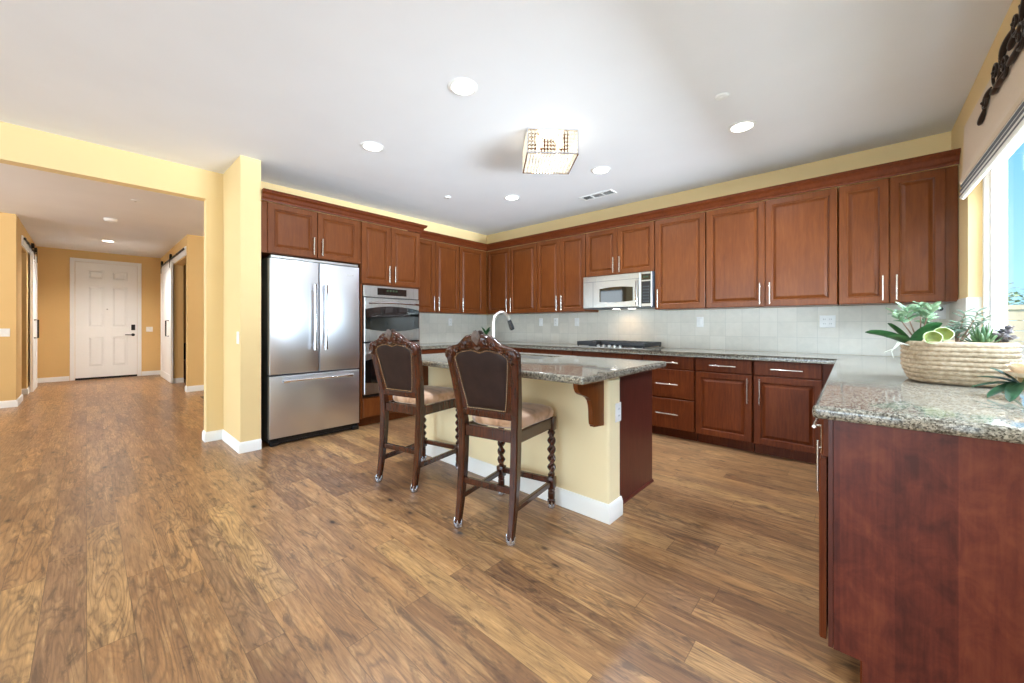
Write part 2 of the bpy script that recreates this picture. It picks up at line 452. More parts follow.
def raised_door(F, u0, u1, v0, v1, t=0.02, fr=0.058):
    mb = MB()
    rings(mb, F, u0, u1, v0, v1, [(0, 0), (0, t - 0.004), (0.004, t), (fr - 0.006, t), (fr, t - 0.004), (fr + 0.002, t - 0.012), (fr + 0.008, t - 0.013),
                                  (fr + 0.028, t - 0.003), (fr + 0.031, t - 0.002)])
    return mb
def slab_front(F, u0, u1, v0, v1, t=0.02):
    mb = MB(); rings(mb, F, u0, u1, v0, v1, [(0, 0), (0, t - 0.005), (0.005, t)]); return mb
def bar_handle(F, u, v0, v1, w0, vertical=True, r=0.006, out=0.032):
    mb = MB(); e = 0.03
    if vertical:
        mb.cyl(F(u, v0, w0 + out), F(u, v1, w0 + out), r)
        for v in (v0 + e, v1 - e): mb.cyl(F(u, v, w0 - 0.0005), F(u, v, w0 + out), r * 0.8, 8)
    else:
        mb.cyl(F(v0, u, w0 + out), F(v1, u, w0 + out), r)
        for v in (v0 + e, v1 - e): mb.cyl(F(v, u, w0 - 0.0005), F(v, u, w0 + out), r * 0.8, 8)
    return mb
def fbox(mb, F, u0, u1, v0, v1, w0, w1, bev=0.0):
    a, b = F(u0, v0, w0), F(u1, v1, w1)
    mb.box(min(a.x, b.x), max(a.x, b.x), min(a.y, b.y), max(a.y, b.y), min(a.z, b.z), max(a.z, b.z), bev)

# ------------------------------------------------------------------ room measures
XH, XW, XR, YB, ZC, ZH2 = -4.925, -4.856, 0.55, 4.709, 2.762, 2.80
YS1, YS2, XE = 0.956, 1.121, -4.255
YHJ = 0.816; ZHD = 2.471
ZT = 2.483; ZU = 1.364
YUF = 4.36 ; XUF = -4.49 ; XTF = -4.25
YLF = 4.09

# floor, ceiling
m = MB(); m.box(-14.5, 0.75, -6.05, 5.0, -0.06, 0.0); struct('floor', m, 'plank_floor', smooth=0)
m = MB(); m.box(-5.05, 0.75, -6.05, 4.86, ZC, ZC + 0.1)
m.box(-14.5, -5.05, -4.2, 4.86, ZH2, ZH2 + 0.1); struct('ceiling', m, 'ceiling_paint', smooth=0)
# kitchen walls
m = MB()
m.box(-5.05, XH, YHJ, YS1, 0, ZH2, 0); m.box(-5.05, XH, -1.7, YHJ, ZHD, ZH2); m.box(-5.05, XH, -6.05, -1.7, 0, ZH2)
struct('wall_left', m, 'wall_paint', smooth=0)
m = MB(); m.box(-5.05, XE, YS1, YS2, 0, ZC); struct('wall_stub', m, 'wall_paint', smooth=0)
m = MB(); m.box(-5.05, XW, YS2, 4.86, 0, ZC); struct('wall_fridge', m, 'wall_paint', smooth=0)
m = MB(); m.box(XW, 0.75, YB, 4.86, 0, ZC); struct('wall_back', m, 'wall_paint', smooth=0)
# window wall: kitchen window (y 1.2 .. 4.06), patio door behind the camera (y -4.2 .. -1.0)
WY0, WY1, WZ0, WZ1 = 1.2, 4.06, 0.96, 2.30
m = MB()
m.box(XR, 0.72, WY1, YB, 0, ZC); m.box(XR, 0.72, WY0, WY1, 0, WZ0); m.box(XR, 0.72, WY0, WY1, WZ1, ZC)
m.box(XR, 0.72, -1.0, WY0, 0, ZC); m.box(XR, 0.72, -4.2, -1.0, 2.3, ZC); m.box(XR, 0.72, -6.05, -4.2, 0, ZC)
struct('wall_right', m, 'wall_paint', smooth=0)
m = MB()
m.box(XH, -4.45, -6.05, -5.9, 0, ZC); m.box(0.05, XR, -6.05, -5.9, 0, ZC); m.box(-4.45, 0.05, -6.05, -5.9, 2.4, ZC)
struct('wall_rear', m, 'wall_paint', smooth=0)
# hall walls
m = MB(); m.box(-12.64, -12.5, -4.2, 4.86, 0, ZH2); struct('wall_hall_end', m, 'hall_wall_tone', smooth=0)
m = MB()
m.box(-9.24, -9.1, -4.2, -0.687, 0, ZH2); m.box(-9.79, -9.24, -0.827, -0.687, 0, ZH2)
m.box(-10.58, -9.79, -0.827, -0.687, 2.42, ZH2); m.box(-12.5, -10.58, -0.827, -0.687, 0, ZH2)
struct('wall_hall_left', m, 'hall_wall_tone', smooth=0)
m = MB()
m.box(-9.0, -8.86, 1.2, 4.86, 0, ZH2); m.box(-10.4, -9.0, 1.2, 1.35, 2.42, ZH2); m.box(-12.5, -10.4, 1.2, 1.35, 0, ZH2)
struct('wall_hall_right', m, 'hall_wall_tone', smooth=0)
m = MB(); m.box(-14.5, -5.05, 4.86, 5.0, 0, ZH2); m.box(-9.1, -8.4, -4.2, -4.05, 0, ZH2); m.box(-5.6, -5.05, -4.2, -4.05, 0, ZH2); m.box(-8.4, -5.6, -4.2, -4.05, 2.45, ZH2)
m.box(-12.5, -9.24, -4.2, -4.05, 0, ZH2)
struct('wall_hall_sides', m, 'hall_wall_tone', smooth=0)

# baseboards
BP = [(0.0, 0.0), (0.015, 0.0), (0.015, 0.075), (0.011, 0.088), (0.006, 0.098), (0.0, 0.1)]
def base(name, path):
    m = MB(); m.sweep(path, [(o + 0.0005, z + 0.0005) for o, z in BP]); struct(name, m, 'trim_paint', smooth=0.4)
base('baseboard_left', [(XE, YS2), (XE, YS1), (XH, YS1), (XH, YHJ), (-5.05, YHJ)])
base('baseboard_hall_left', [(-9.79, -0.827), (-9.79, -0.687), (-9.1, -0.687), (-9.1, -4.0)])
base('baseboard_hall_left_far', [(-12.5, -0.245), (-12.5, -0.687), (-10.58, -0.687), (-10.58, -0.827)])
base('baseboard_hall_right_far', [(-10.4, 1.35), (-10.4, 1.2), (-12.5, 1.2), (-12.5, 0.868)])
base('baseboard_hall_right', [(-8.86, 4.8), (-8.86, 1.2), (-9.0, 1.2), (-9.0, 1.35)])
# tile backsplash in the wall's plane
m = MB()
m.box(XW + 0.0005, XR - 0.011, YB - 0.010, YB - 0.0005, 0.915, 1.3625)
m.box(-2.648, -1.750, YB - 0.010, YB - 0.0005, 1.3625, 1.3905)
m.box(XW + 0.0005, XW + 0.010, 2.925, YB - 0.0105, 0.915, 1.3625)
m.box(XR - 0.010, XR - 0.0005, WY1 - 0.0, YB - 0.0005, 0.915, 1.376)
m.box(XR - 0.010, 0.609, WY1 - 0.010, WY1 - 0.0005, WZ0 + 0.021, 1.376)
struct('trim_backsplash', m, 'stone_tile', smooth=0)

# window: frame, sashes, glass, sill
win = struct_root('window_1', (0.68, (WY0 + WY1) / 2, WZ0))
m = MB()
for y0, y1, z0, z1 in ((WY0 + 0.001, WY0 + 0.06, WZ0 + 0.021, WZ1 - 0.001), (WY1 - 0.055, WY1 - 0.011, WZ0 + 0.021, WZ1 - 0.001), (WY0 + 0.06, WY1 - 0.055, WZ0 + 0.021, WZ0 + 0.07), (WY0 + 0.06, WY1 - 0.055, WZ1 - 0.06, WZ1 - 0.001)):
    m.box(0.612, 0.700, y0, y1, z0, z1, 0.006)
m.build('window_frame', 'trim_paint', win)
m = MB()
for a, b, x in ((WY0 + 0.062, 2.66, 0.662), (2.60, WY1 - 0.057, 0.634)):
    m.box(x, x + 0.024, a, a + 0.045, WZ0 + 0.072, WZ1 - 0.062, 0.004); m.box(x, x + 0.024, b - 0.045, b, WZ0 + 0.072, WZ1 - 0.062, 0.004)
    m.box(x, x + 0.024, a + 0.045, b - 0.045, WZ0 + 0.072, WZ0 + 0.115, 0.004); m.box(x, x + 0.024, a + 0.045, b - 0.045, WZ1 - 0.105, WZ1 - 0.062, 0.004)
m.build('sash', 'trim_paint', win)
m = MB(); m.box(0.645, 0.648, 2.645, WY1 - 0.1, WZ0 + 0.115, WZ1 - 0.105); m.box(0.673, 0.676, WY0 + 0.107, 2.615, WZ0 + 0.115, WZ1 - 0.105)
m.build('glass', 'window_glass', win, smooth=0)
m = MB(); m.box(XR - 0.012, 0.70, WY0 + 0.001, WY1 - 0.0115, WZ0 + 0.0005, WZ0 + 0.020, 0.004); m.build('window_sill', 'stone_tile', win)

# crown mouldings
CR = [(0.0, 0.0), (0.008, 0.0), (0.012, 0.012), (0.012, 0.022), (0.022, 0.030), (0.034, 0.056), (0.050, 0.070), (0.058, 0.074), (0.058, 0.086), (0.066, 0.090), (0.066, 0.098), (0.0, 0.098)]
def crown(name, path):
    m = MB(); m.sweep(path, [(o + 0.0006, 2.386 + z) for o, z in CR]); struct(name, m, 'base_wood', smooth=0.3)
crown('trim_crown_uppers', [(XR - 0.002, YUF), (XUF, YUF), (XUF, 2.928)])
crown('trim_crown_tall', [(-4.55, 2.922), (XTF, 2.922), (XTF, 1.123)])

# ------------------------------------------------------------------ cabinets
def cabinet(name, label, group, F, base_pt, body, fronts, mat, cat='cabinet', extra=None):
    """body = (u0,u1,v0,v1,depth); fronts = (kind,u0,u1,v0,v1,handle) handle = None | ('v',u,v0,v1) | ('h',v,u0,u1)"""
    t = thing(name, label, cat, base_pt, group=group)
    m = MB(); u0, u1, v0, v1, dp = body
    fbox(m, F, u0 + 0.0006, u1 - 0.0006, v0, v1, -dp, -0.0012, 0.0015)
    if extra: extra(m)
    m.build('body', mat, t)
    for kind, a, b, c, d, h in fronts:
        mb = raised_door(F, a, b, c, d) if kind == 'door' else slab_front(F, a, b, c, d)
        p = mb.build('door' if kind == 'door' else 'drawer', mat, t, smooth=0.25)
        if h:
            if h[0] == 'v': bar_handle(F, h[1], h[2], h[3], 0.02, True).build('handle', 'nickel', p)
            else: bar_handle(F, h[1], h[2], h[3], 0.02, False).build('handle', 'nickel', p)
    return t
FY = face_y(YUF + 0.02); FXU = face_x(XUF - 0.02); FXT = face_x(XTF - 0.02); FYL = face_y(YLF + 0.02)
g = 0.002
DT = 2.380
UG = 'upper cabinets along the back wall'
def upper(label, us, handles, v0=ZU, hz=(1.388, 1.59), group=UG, F=FY, right=None, left=None):
    u0, u1 = (left if left is not None else us[0]), (right if right is not None else us[-1])
    fr = []
    for i in range(len(us) - 1):
        fr.append(('door', us[i] + g, us[i + 1] - g, v0 + 0.004, DT, ('v', handles[i], hz[0], hz[1])))
    dp = 0.325
    bp = F((u0 + u1) / 2, v0, -0.16)
    return cabinet('upper_cabinet', label, group, F, tuple(bp), (u0, u1, v0, 2.3855, dp), fr, 'cherry_wood')
upper('double-door upper cabinet on the back wall, tucked against the left corner', [-4.485, -3.995, -3.470], [-4.035, -3.950], left=-4.5095)
upper('narrow double-door upper cabinet directly left of the microwave', [-3.464, -3.058, -2.658], [-3.098, -3.018])
upper('short double-door cabinet directly above the microwave', [-2.652, -2.208, -1.747], [-2.248, -2.166], v0=1.805, hz=(1.83, 2.02))
upper('single-door upper cabinet directly right of the microwave', [-1.741, -1.206], [-1.700])
upper('widest double-door upper cabinet on the back wall, above the plain stretch of tile', [-1.200, -0.675, -0.144], [-0.715, -0.635])
upper('double-door upper cabinet next to the window, above the plant bowl', [-0.138, 0.177, 0.482], [0.137, 0.217], right=0.546)
FG = 'upper cabinets on the refrigerator wall'
t = upper('double-door upper cabinet beside the oven tower', [2.930, 3.338, 3.781], [3.298, 3.378], group=FG, F=FXU)
t = upper('single-door upper cabinet on the refrigerator wall filling the corner', [3.787, 4.281], [3.827], group=FG, F=FXU, right=4.379)

# tall cabinets
cabinet('refrigerator_cabinet', 'double-door cabinet above the stainless refrigerator', None, FXT, (-4.55, 1.62, 1.89), (1.1225, 2.118, 1.89, 2.3855, 0.585),
        [('door', 1.178, 1.634, 1.896, DT, ('v', 1.594, 1.92, 2.10)), ('door', 1.640, 2.092, 1.896, DT, ('v', 1.680, 1.92, 2.10))], 'cherry_wood')
def tower_extra(m):
    F = FXT
    fbox(m, F, 2.119, 2.139, 0.10, 1.69, -0.585, -0.0012); fbox(m, F, 2.886, 2.919, 0.10, 1.69, -0.585, -0.0012)
    fbox(m, F, 2.139, 2.886, 0.10, 0.34, -0.585, -0.0012); fbox(m, F, 2.139, 2.886, 0.34, 1.69, -0.585, -0.57)
    fbox(m, F, 2.139, 2.886, 0.0, 0.10, -0.585, -0.08)
cabinet('oven_tower_cabinet', 'tall cabinet with double doors above the built-in double oven', None, FXT, (-4.55, 2.52, 0), (2.1185, 2.920, 1.66, 2.3855, 0.585),
        [('door', 2.124, 2.496, 1.672, DT, ('v', 2.462, 1.70, 1.90)), ('door', 2.502, 2.912, 1.672, DT, ('v', 2.540, 1.70, 1.90)), ('drawer', 2.142, 2.884, 0.116, 0.335, None)], 'cherry_wood', extra=tower_extra)

# refrigerator
def refrigerator():
    X = -4.239; F = face_x(X)
    t = thing('refrigerator', 'stainless steel french-door refrigerator with bottom freezer drawer', 'refrigerator', (-4.5, 1.64, 0))
    m = MB(); m.box(-4.84, X - 0.062, 1.195, 2.086, 0.03, 1.832, 0.004)
    m.box(-4.84, X - 0.02, 1.20, 2.08, 1.833, 1.862, 0.004); m.build('body', 'dark_grey', t)
    m = MB()
    m.box(X - 0.07, X - 0.01, 1.20, 2.08, 1.845, 1.874, 0.005); m.build('hinge_cover', 'steel', t)
    def door(name, u0, u1, v0, v1):
        m = MB(); rings(m, F, u0, u1, v0, v1, [(0, -0.06), (0, -0.012), (0.004, -0.003), (0.012, 0)]); return m.build(name, 'fridge_steel', t, smooth=0.5)
    d1 = door('door', 1.186, 1.648, 0.697, 1.841); d2 = door('door', 1.654, 2.092, 0.697, 1.841); d3 = door('freezer_drawer', 1.186, 2.092, 0.072, 0.685)
    for d, u in ((d1, 1.592), (d2, 1.70)):
        m = MB(); m.cyl(F(u, 0.96, 0.052), F(u, 1.58, 0.052), 0.0125, 14)
        for v in (0.975, 1.565):
            m.cyl(F(u, v - 0.045, 0.052), F(u, v + 0.045, 0.052), 0.018, 14); m.cyl(F(u, v, -0.0005), F(u, v, 0.05), 0.012, 10)
        m.build('handle', 'chrome', d)
    m = MB(); m.cyl(F(1.29, 0.634, 0.052), F(1.985, 0.634, 0.052), 0.0125, 14)
    for v in (1.32, 1.955):
        m.cyl(F(v - 0.03, 0.634, 0.052), F(v + 0.03, 0.634, 0.052), 0.018, 14); m.cyl(F(v, 0.634, -0.0005), F(v, 0.634, 0.05), 0.012, 10)
    m.build('handle', 'chrome', d3)
    m = MB()      # small raised script badge, too small in the photograph to be read
    m.tube([F(1.945 + 0.075 * k / 40, 1.745 + 0.006 * math.sin(k * 1.15) * (1.2 - 0.5 * k / 40), 0.0014) for k in range(41)], 0.0016, 5)
    m.build('badge', 'steel', d2)
    m = MB(); m.box(-4.84, X - 0.02, 1.20, 2.08, 0.012, 0.028); m.box(X - 0.06, X - 0.025, 1.20, 2.08, 0.022, 0.066, 0.003)
    for y in (1.23, 2.05): m.box(X - 0.055, X + 0.0, y - 0.035, y + 0.035, 0.001, 0.045, 0.006)
    m.build('base_grille', 'black_plastic', t)
refrigerator()

# double wall oven
def lens(F, u0, u1, v0, v1, sag_t, sag_b, w, n=24):
    top = [(u0 + (u1 - u0) * i / n, v1 + sag_t * (1 - (2 * i / n - 1) ** 2)) for i in range(n + 1)]
    bot = [(u1 - (u1 - u0) * i / n, v0 - sag_b * (1 - (2 * i / n - 1) ** 2)) for i in range(n + 1)]
    m = MB(); m.prism(top + bot, lambda u, v: F(u, v, w), lambda u, v: F(u, v, w + 0.004)); return m
def oven():
    F = face_x(XTF)
    t = thing('double_wall_oven', 'stainless double wall oven built into the tall cabinet', 'oven', (-4.5, 2.51, 0.36))
    m = MB(); fbox(m, F, 2.142, 2.883, 0.345, 1.648, -0.55, -0.012); m.build('body', 'black_plastic', t)
    m = MB(); rings(m, F, 2.142, 2.883, 1.518, 1.652, [(0, -0.0115), (0, 0.006), (0.004, 0.01)]); cp = m.build('control_panel', 'steel', t, smooth=0.3)
    m = MB(); fbox(m, F, 2.311, 2.704, 1.545, 1.628, 0.0105, 0.013, 0.001); ds = m.build('display', 'dark_glass', cp)
    m = MB()
    for i in range(4): fbox(m, F, 2.43 + i * 0.04, 2.455 + i * 0.04, 1.59, 1.612, 0.0133, 0.0138)
    m.build('display_digits', 'display_glow', ds)
    for v0, v1, g0, g1, hv in ((0.994, 1.508, 1.145, 1.372, 1.443), (0.381, 0.975, 0.523, 0.775, 0.862)):
        m = MB(); rings(m, F, 2.142, 2.883, v0, v1, [(0, -0.0115), (0, 0.02), (0.006, 0.028)]); d = m.build('oven_door', 'steel', t, smooth=0.3)
        lens(F, 2.150, 2.875, g0, g1, 0.04, 0.035, 0.0285).build('oven_window', 'dark_glass', d)
        m = MB(); n = 14
        pts = [F(2.175 + 0.68 * i / n, hv + 0.010 * (1 - (2 * i / n - 1) ** 2), 0.075 - 0.018 * abs(2 * i / n - 1) ** 3) for i in range(n + 1)]
        m.tube(pts, 0.0125, 10)
        for u in (2.19, 2.84): m.cyl(F(u, hv, 0.0275), F(u, hv, 0.062), 0.011, 10)
        m.build('handle', 'chrome', d)
oven()

# microwave
def microwave():
    Y = 4.315; F = face_y(Y)
    t = thing('microwave', 'stainless over-the-range microwave mounted above the cooktop', 'microwave', (-2.2, 4.5, 1.39))
    m = MB(); m.box(-2.648, -1.750, Y + 0.003, 4.69, 1.392, 1.8015, 0.003); m.build('body', 'dark_grey', t)
    m = MB(); rings(m, F, -2.648, -1.885, 1.40, 1.80, [(0, -0.0025), (0, 0.014), (0.006, 0.02)]); d = m.build('door', 'steel', t, smooth=0.3)
    m = MB(); rings(m, F, -1.881, -1.750, 1.40, 1.80, [(0, -0.0025), (0, 0.014), (0.006, 0.02)]); p = m.build('control_panel', 'steel', t, smooth=0.3)
    lens(F, -2.41, -1.975, 1.475, 1.635, 0.016, 0.012, 0.0205).build('door_window', 'dark_glass', d)
    m = MB(); fbox(m, F, -2.642, -1.891, 1.727, 1.731, 0.0195, 0.0212); fbox(m, F, -2.505, -2.501, 1.41, 1.725, 0.0195, 0.0212); m.build('trim_line', 'dark_grey', d)
    m = MB(); n = 12
    m.tube([F(-1.918, 1.42 + 0.29 * i / n, 0.048 + 0.012 * math.sin(PI * i / n)) for i in range(n + 1)], 0.0115, 10)
    for v in (1.435, 1.695): m.cyl(F(-1.918, v, 0.019), F(-1.918, v, 0.05), 0.009, 8)
    m.build('handle', 'chrome', d)
    m = MB(); fbox(m, F, -1.870, -1.762, 1.435, 1.69, 0.0205, 0.0225, 0.001); k = m.build('keypad', 'black_plastic', p)
    for i in range(3):
        for j in range(6):
            m = MB(); m.ball(F(-1.845 + i * 0.028, 1.46 + j * 0.034, 0.0235), 0.007, 8, 5, (1.3, 0.3, 0.8)); m.build('keypad_button', 'dark_grey', k)
    m = MB(); fbox(m, F, -1.870, -1.762, 1.705, 1.775, 0.0205, 0.0225, 0.001); s = m.build('display', 'dark_glass', p)
    m = MB(); fbox(m, F, -1.85, -1.785, 1.732, 1.75, 0.0227, 0.0232); m.build('display_digits', 'display_glow', s)
    m = MB(); m.box(-2.34, -2.27, 4.50, 4.57, 1.3885, 1.3915); m.build('cooktop_lamp', 'lamp_glow', t)
    m = MB(); m.box(-2.13, -2.06, 4.50, 4.57, 1.3885, 1.3915); m.build('cooktop_lamp', 'lamp_glow', t)
microwave()
sl = bpy.data.lights.new('cooktop_lamp_light', 'SPOT'); sl.energy = 3; sl.color = (1, 0.62, 0.3); sl.spot_size = 2.4; sl.spot_blend = 0.9; sl.shadow_soft_size = 0.06
so = bpy.data.objects.new('cooktop_lamp_light', sl); so.location = (-2.2, 4.50, 1.375); so.rotation_euler = (0.35, 0, 0); COL.objects.link(so)

# base cabinets, back wall
LG = 'base cabinets along the back wall'
def base_cab(label, u0, u1, fronts, group=LG, F=FYL, dp=0.578, name='base_cabinet'):
    def toe(m):
        fbox(m, F, u0 + 0.0006, u1 - 0.0006, 0.0, 0.0985, -dp, -0.075)
    bp = F((u0 + u1) / 2, 0, -0.3)
    return cabinet(name, label, group, F, tuple(bp), (u0, u1, 0.0985, 0.868, dp), fronts, 'base_wood', extra=toe)
dr = (0.733, 0.862); dd = (0.106, 0.722)
base_cab('base cabinet in the left corner of the back wall, behind the island faucet', -4.19, -3.519,
         [('drawer', -4.10, -3.522, *dr, ('h', 0.797, -3.92, -3.70)), ('door', -4.10, -3.522, *dd, ('v', -3.57, 0.47, 0.70))])
base_cab('base cabinet with two fronts between the corner and the cooktop', -3.513, -2.677,
         [('drawer', -3.510, -2.680, *dr, ('h', 0.797, -3.21, -2.98)), ('door', -3.510, -3.097, *dd, ('v', -3.14, 0.47, 0.70)), ('door', -3.093, -2.680, *dd, ('v', -3.05, 0.47, 0.70))])
base_cab('base cabinet directly under the gas cooktop', -2.671, -1.771,
         [('drawer', -2.668, -1.774, *dr, None), ('door', -2.668, -2.223, *dd, ('v', -2.265, 0.47, 0.70)), ('door', -2.219, -1.774, *dd, ('v', -2.177, 0.47, 0.70))])
base_cab('three-drawer base cabinet right of the cooktop', -1.765, -1.232,
         [('drawer', -1.762, -1.235, *dr, ('h', 0.797, -1.61, -1.385)), ('drawer', -1.762, -1.235, 0.427, 0.723, ('h', 0.572, -1.61, -1.385)), ('drawer', -1.762, -1.235, 0.106, 0.417, ('h', 0.262, -1.61, -1.385))])
base_cab('base cabinet right of the three drawers, its upright door handle at the right edge', -1.226, -0.733,
         [('drawer', -1.223, -0.736, *dr, ('h', 0.796, -1.085, -0.860)), ('door', -1.223, -0.736, *dd, ('v', -0.768, 0.466, 0.698))])
base_cab('base cabinet nearest the window run, its upright door handle at the left edge', -0.727, -0.131,
         [('drawer', -0.720, -0.232, *dr, ('h', 0.794, -0.588, -0.360)), ('door', -0.720, -0.232, *dd, ('v', -0.672, 0.466, 0.698))])
# refrigerator wall base run
FXL = face_x(-4.246)
base_cab('base cabinet between the oven tower and the corner', 2.926, 4.06,
         [('drawer', 2.93, 3.49, *dr, ('h', 0.797, 3.10, 3.32)), ('drawer', 3.495, 4.055, *dr, ('h', 0.797, 3.66, 3.88)), ('door', 2.93, 3.49, *dd, ('v', 3.45, 0.47, 0.70)), ('door', 3.495, 4.055, *dd, ('v', 3.535, 0.47, 0.70))],
         group=None, F=FXL, dp=0.598)

# window run: end panel, doors that face -X
def window_run():
    F = face_xn(-0.081)
    t = thing('window_base_cabinet', 'base cabinet run under the window counter with a broad reddish end panel', 'cabinet', (0.25, 2.8, 0))
    m = MB(); m.box(-0.080, 0.545, 1.702, 4.108, 0.0985, 0.868, 0.0015); m.box(0.0, 0.545, 1.702, 4.108, 0, 0.098)
    m.box(-0.125, 0.545, 4.1085, 4.70, 0, 0.868)
    m.build('body', 'base_wood', t)
    m = MB(); m.prism([(-0.066, 0.1), (0.006, 0.1), (0.006, 0.001), (0.545, 0.001), (0.545, 0.868), (-0.066, 0.868)], lambda x, z: (x, 1.68, z), lambda x, z: (x, 1.701, z))
    setlab(m.build('end_panel', 'blotchy_panel', t), 'broad blotchy reddish-brown end panel')
    m = MB(); m.box(-0.080, -0.067, 1.682, 1.701, 0.1, 0.868, 0.001); m.build('face_frame', 'island_panel', t)
    spans = [(1.705, 2.28), (2.285, 2.86), (2.865, 3.44), (3.445, 4.02)]
    for i, (a, b) in enumerate(spans):
        d = slab_front(F, a, b, 0.735, 0.862, 0.018).build('drawer', 'base_wood', t, smooth=0.25)
        bar_handle(F, 0.797, (a + b) / 2 - 0.12, (a + b) / 2 + 0.12, 0.018, False).build('handle', 'nickel', d)
        if i == 0:  # this door hangs slightly proud of the frame
            Fg = face_xn(-0.0855)
            d = raised_door(Fg, a, b, 0.106, 0.724).build('door', 'base_wood', t, smooth=0.25)
            bar_handle(Fg, b - 0.045, 0.43, 0.66, 0.02, out=0.037).build('handle', 'nickel', d)
        else:
            d = raised_door(F, a, b, 0.106, 0.724).build('door', 'base_wood', t, smooth=0.25)
            bar_handle(F, a + 0.045, 0.47, 0.70, 0.02).build('handle', 'nickel', d)
window_run()

# countertops (polished granite, eased edge)
def slab_poly(mb, poly, z0, z1, bev, edges_in, hole=None):
    """poly counter-clockwise; edges_in = indices i of the edges i->i+1 that get the rounded nose"""
    b = bmesh.new()
    lo = [b.verts.new((x, y, z0)) for x, y in poly]; hi = [b.verts.new((x, y, z1)) for x, y in poly]
    n = len(poly)
    for i in range(n): b.faces.new([lo[i], lo[(i + 1) % n], hi[(i + 1) % n], hi[i]])
    if hole:
        hl = [b.verts.new((x, y, z0)) for x, y in hole]; hh = [b.verts.new((x, y, z1)) for x, y in hole]
        for i in range(n):
            j = (i + 1) % n
            b.faces.new([hi[i], hi[j], hh[j], hh[i]]); b.faces.new([lo[j], lo[i], hl[i], hl[j]]); b.faces.new([hl[j], hl[i], hh[i], hh[j]])
    else:
        b.faces.new(hi); b.faces.new(lo[::-1])
    es = []
    for i in edges_in:
        j = (i + 1) % n
        for L in (lo, hi):
            e = b.edges.get((L[i], L[j])); es.append(e)
        if (j in edges_in):
            es.append(b.edges.get((lo[j], hi[j])))
    bmesh.ops.bevel(b, geom=es, offset=bev, segments=4, affect='EDGES', profile=0.6)
    mb.add(b)
m = MB()
slab_poly(m, [(XW + 0.0105, 2.925), (-4.211, 2.925), (-4.211, 4.065), (-0.121, 4.065), (-0.121, 1.651), (0.536, 1.651), (0.536, YB - 0.0105), (XW + 0.0105, YB - 0.0105)],
          0.870, 0.914, 0.016, [1, 2, 3, 4])
tag(m.build('countertop', 'granite', smooth=0.7), 'polished speckled granite countertop along the walls and under the window', 'countertop')

# island
IX0, IX1 = -2.997, -1.117; IY0, IYM, IY1 = 2.098, 2.255, 2.885
def island():
    t = thing('kitchen_island', 'cream kitchen island with white baseboard and dark wood end panel', 'kitchen island', (-2.07, 2.45, 0))
    m = MB(); m.box(IX0, IX1, IY0, IYM, 0.0, 0.868, 0.018, 3); setlab(m.build('knee_wall', 'wall_paint_lit', t), 'cream painted knee wall')
    m = MB(); m.box(IX0 + 0.03, -1.19, IYM + 0.0006, IY1 - 0.02, 0.1, 0.66, 0.001)
    m.box(IX0 + 0.03, -2.72, IYM + 0.0006, IY1 - 0.02, 0.66, 0.868); m.box(-1.88, -1.19, IYM + 0.0006, IY1 - 0.02, 0.66, 0.868)
    m.box(IX0 + 0.03, -1.19, IYM + 0.0006, IY1 - 0.09, 0, 0.099); m.build('body', 'base_wood', t)
    m = MB(); m.box(-1.1895, -1.172, IYM + 0.0006, IY1, 0.0, 0.868, 0.001); setlab(m.build('end_panel', 'island_panel', t), 'dark red-brown wood end panel')
    m = MB(); m.sweep([(-1.1715, IY1), (-1.1715, IYM + 0.018)][::-1], [(-0.0, 0.0005), (-0.011, 0.0005), (-0.011, 0.010), (-0.006, 0.018), (0.0, 0.018)]); m.build('shoe_molding', 'island_panel', t)
    m = MB(); m.sweep([(IX1 - 0.0, IYM), (IX1, IY0), (IX0, IY0), (IX0, IYM)], [(o + 0.0004, z * 1.12 + 0.0005) for o, z in BP]) 
    m.build('baseboard', 'trim_paint', t, smooth=0.4)
    prof = [(2.0975, 0.866), (1.806, 0.866), (1.806, 0.853), (1.812, 0.832), (1.826, 0.811), (1.845, 0.799), (1.872, 0.790), (1.900, 0.782), (1.928, 0.768), (1.949, 0.748), (1.960, 0.722), (1.966, 0.690),
            (1.967, 0.650), (1.970, 0.618), (1.974, 0.606), (1.985, 0.600), (1.985, 0.592), (2.0975, 0.580)]
    for x in (-1.148, -2.93):
        m = MB(); m.prism(prof, lambda y, z: (x, y, z), lambda y, z: (x - 0.03, y, z)); m.build('corbel', 'cherry_wood', t, smooth=0.5)
    for a, b in ((-2.96, -2.38), (-2.375, -1.795), (-1.79, -1.195)):
        F = lambda u, v, w: Vector((u, IY1 - 0.0195 + w, v))
        d = raised_door(F, a, b, 0.106, 0.722).build('door', 'base_wood', t, smooth=0.25); bar_handle(F, b - 0.05, 0.47, 0.7, 0.02).build('handle', 'nickel', d)
        d = slab_front(F, a, b, 0.733, 0.862).build('drawer', 'base_wood', t, smooth=0.25)
island()
m = MB()
SX0, SX1, SY0, SY1 = -2.68, -1.92, 2.42, 2.79
slab_poly(m, [(-3.04, 1.745), (-1.075, 1.745), (-1.075, 2.925), (-3.04, 2.925)], 0.870, 0.914, 0.016, [0, 1, 2, 3], hole=[(SX0, SY0), (SX1, SY0), (SX1, SY1), (SX0, SY1)])
tag(m.build('island_countertop', 'granite', smooth=0.7), 'polished granite island countertop with a sink cut-out', 'countertop')
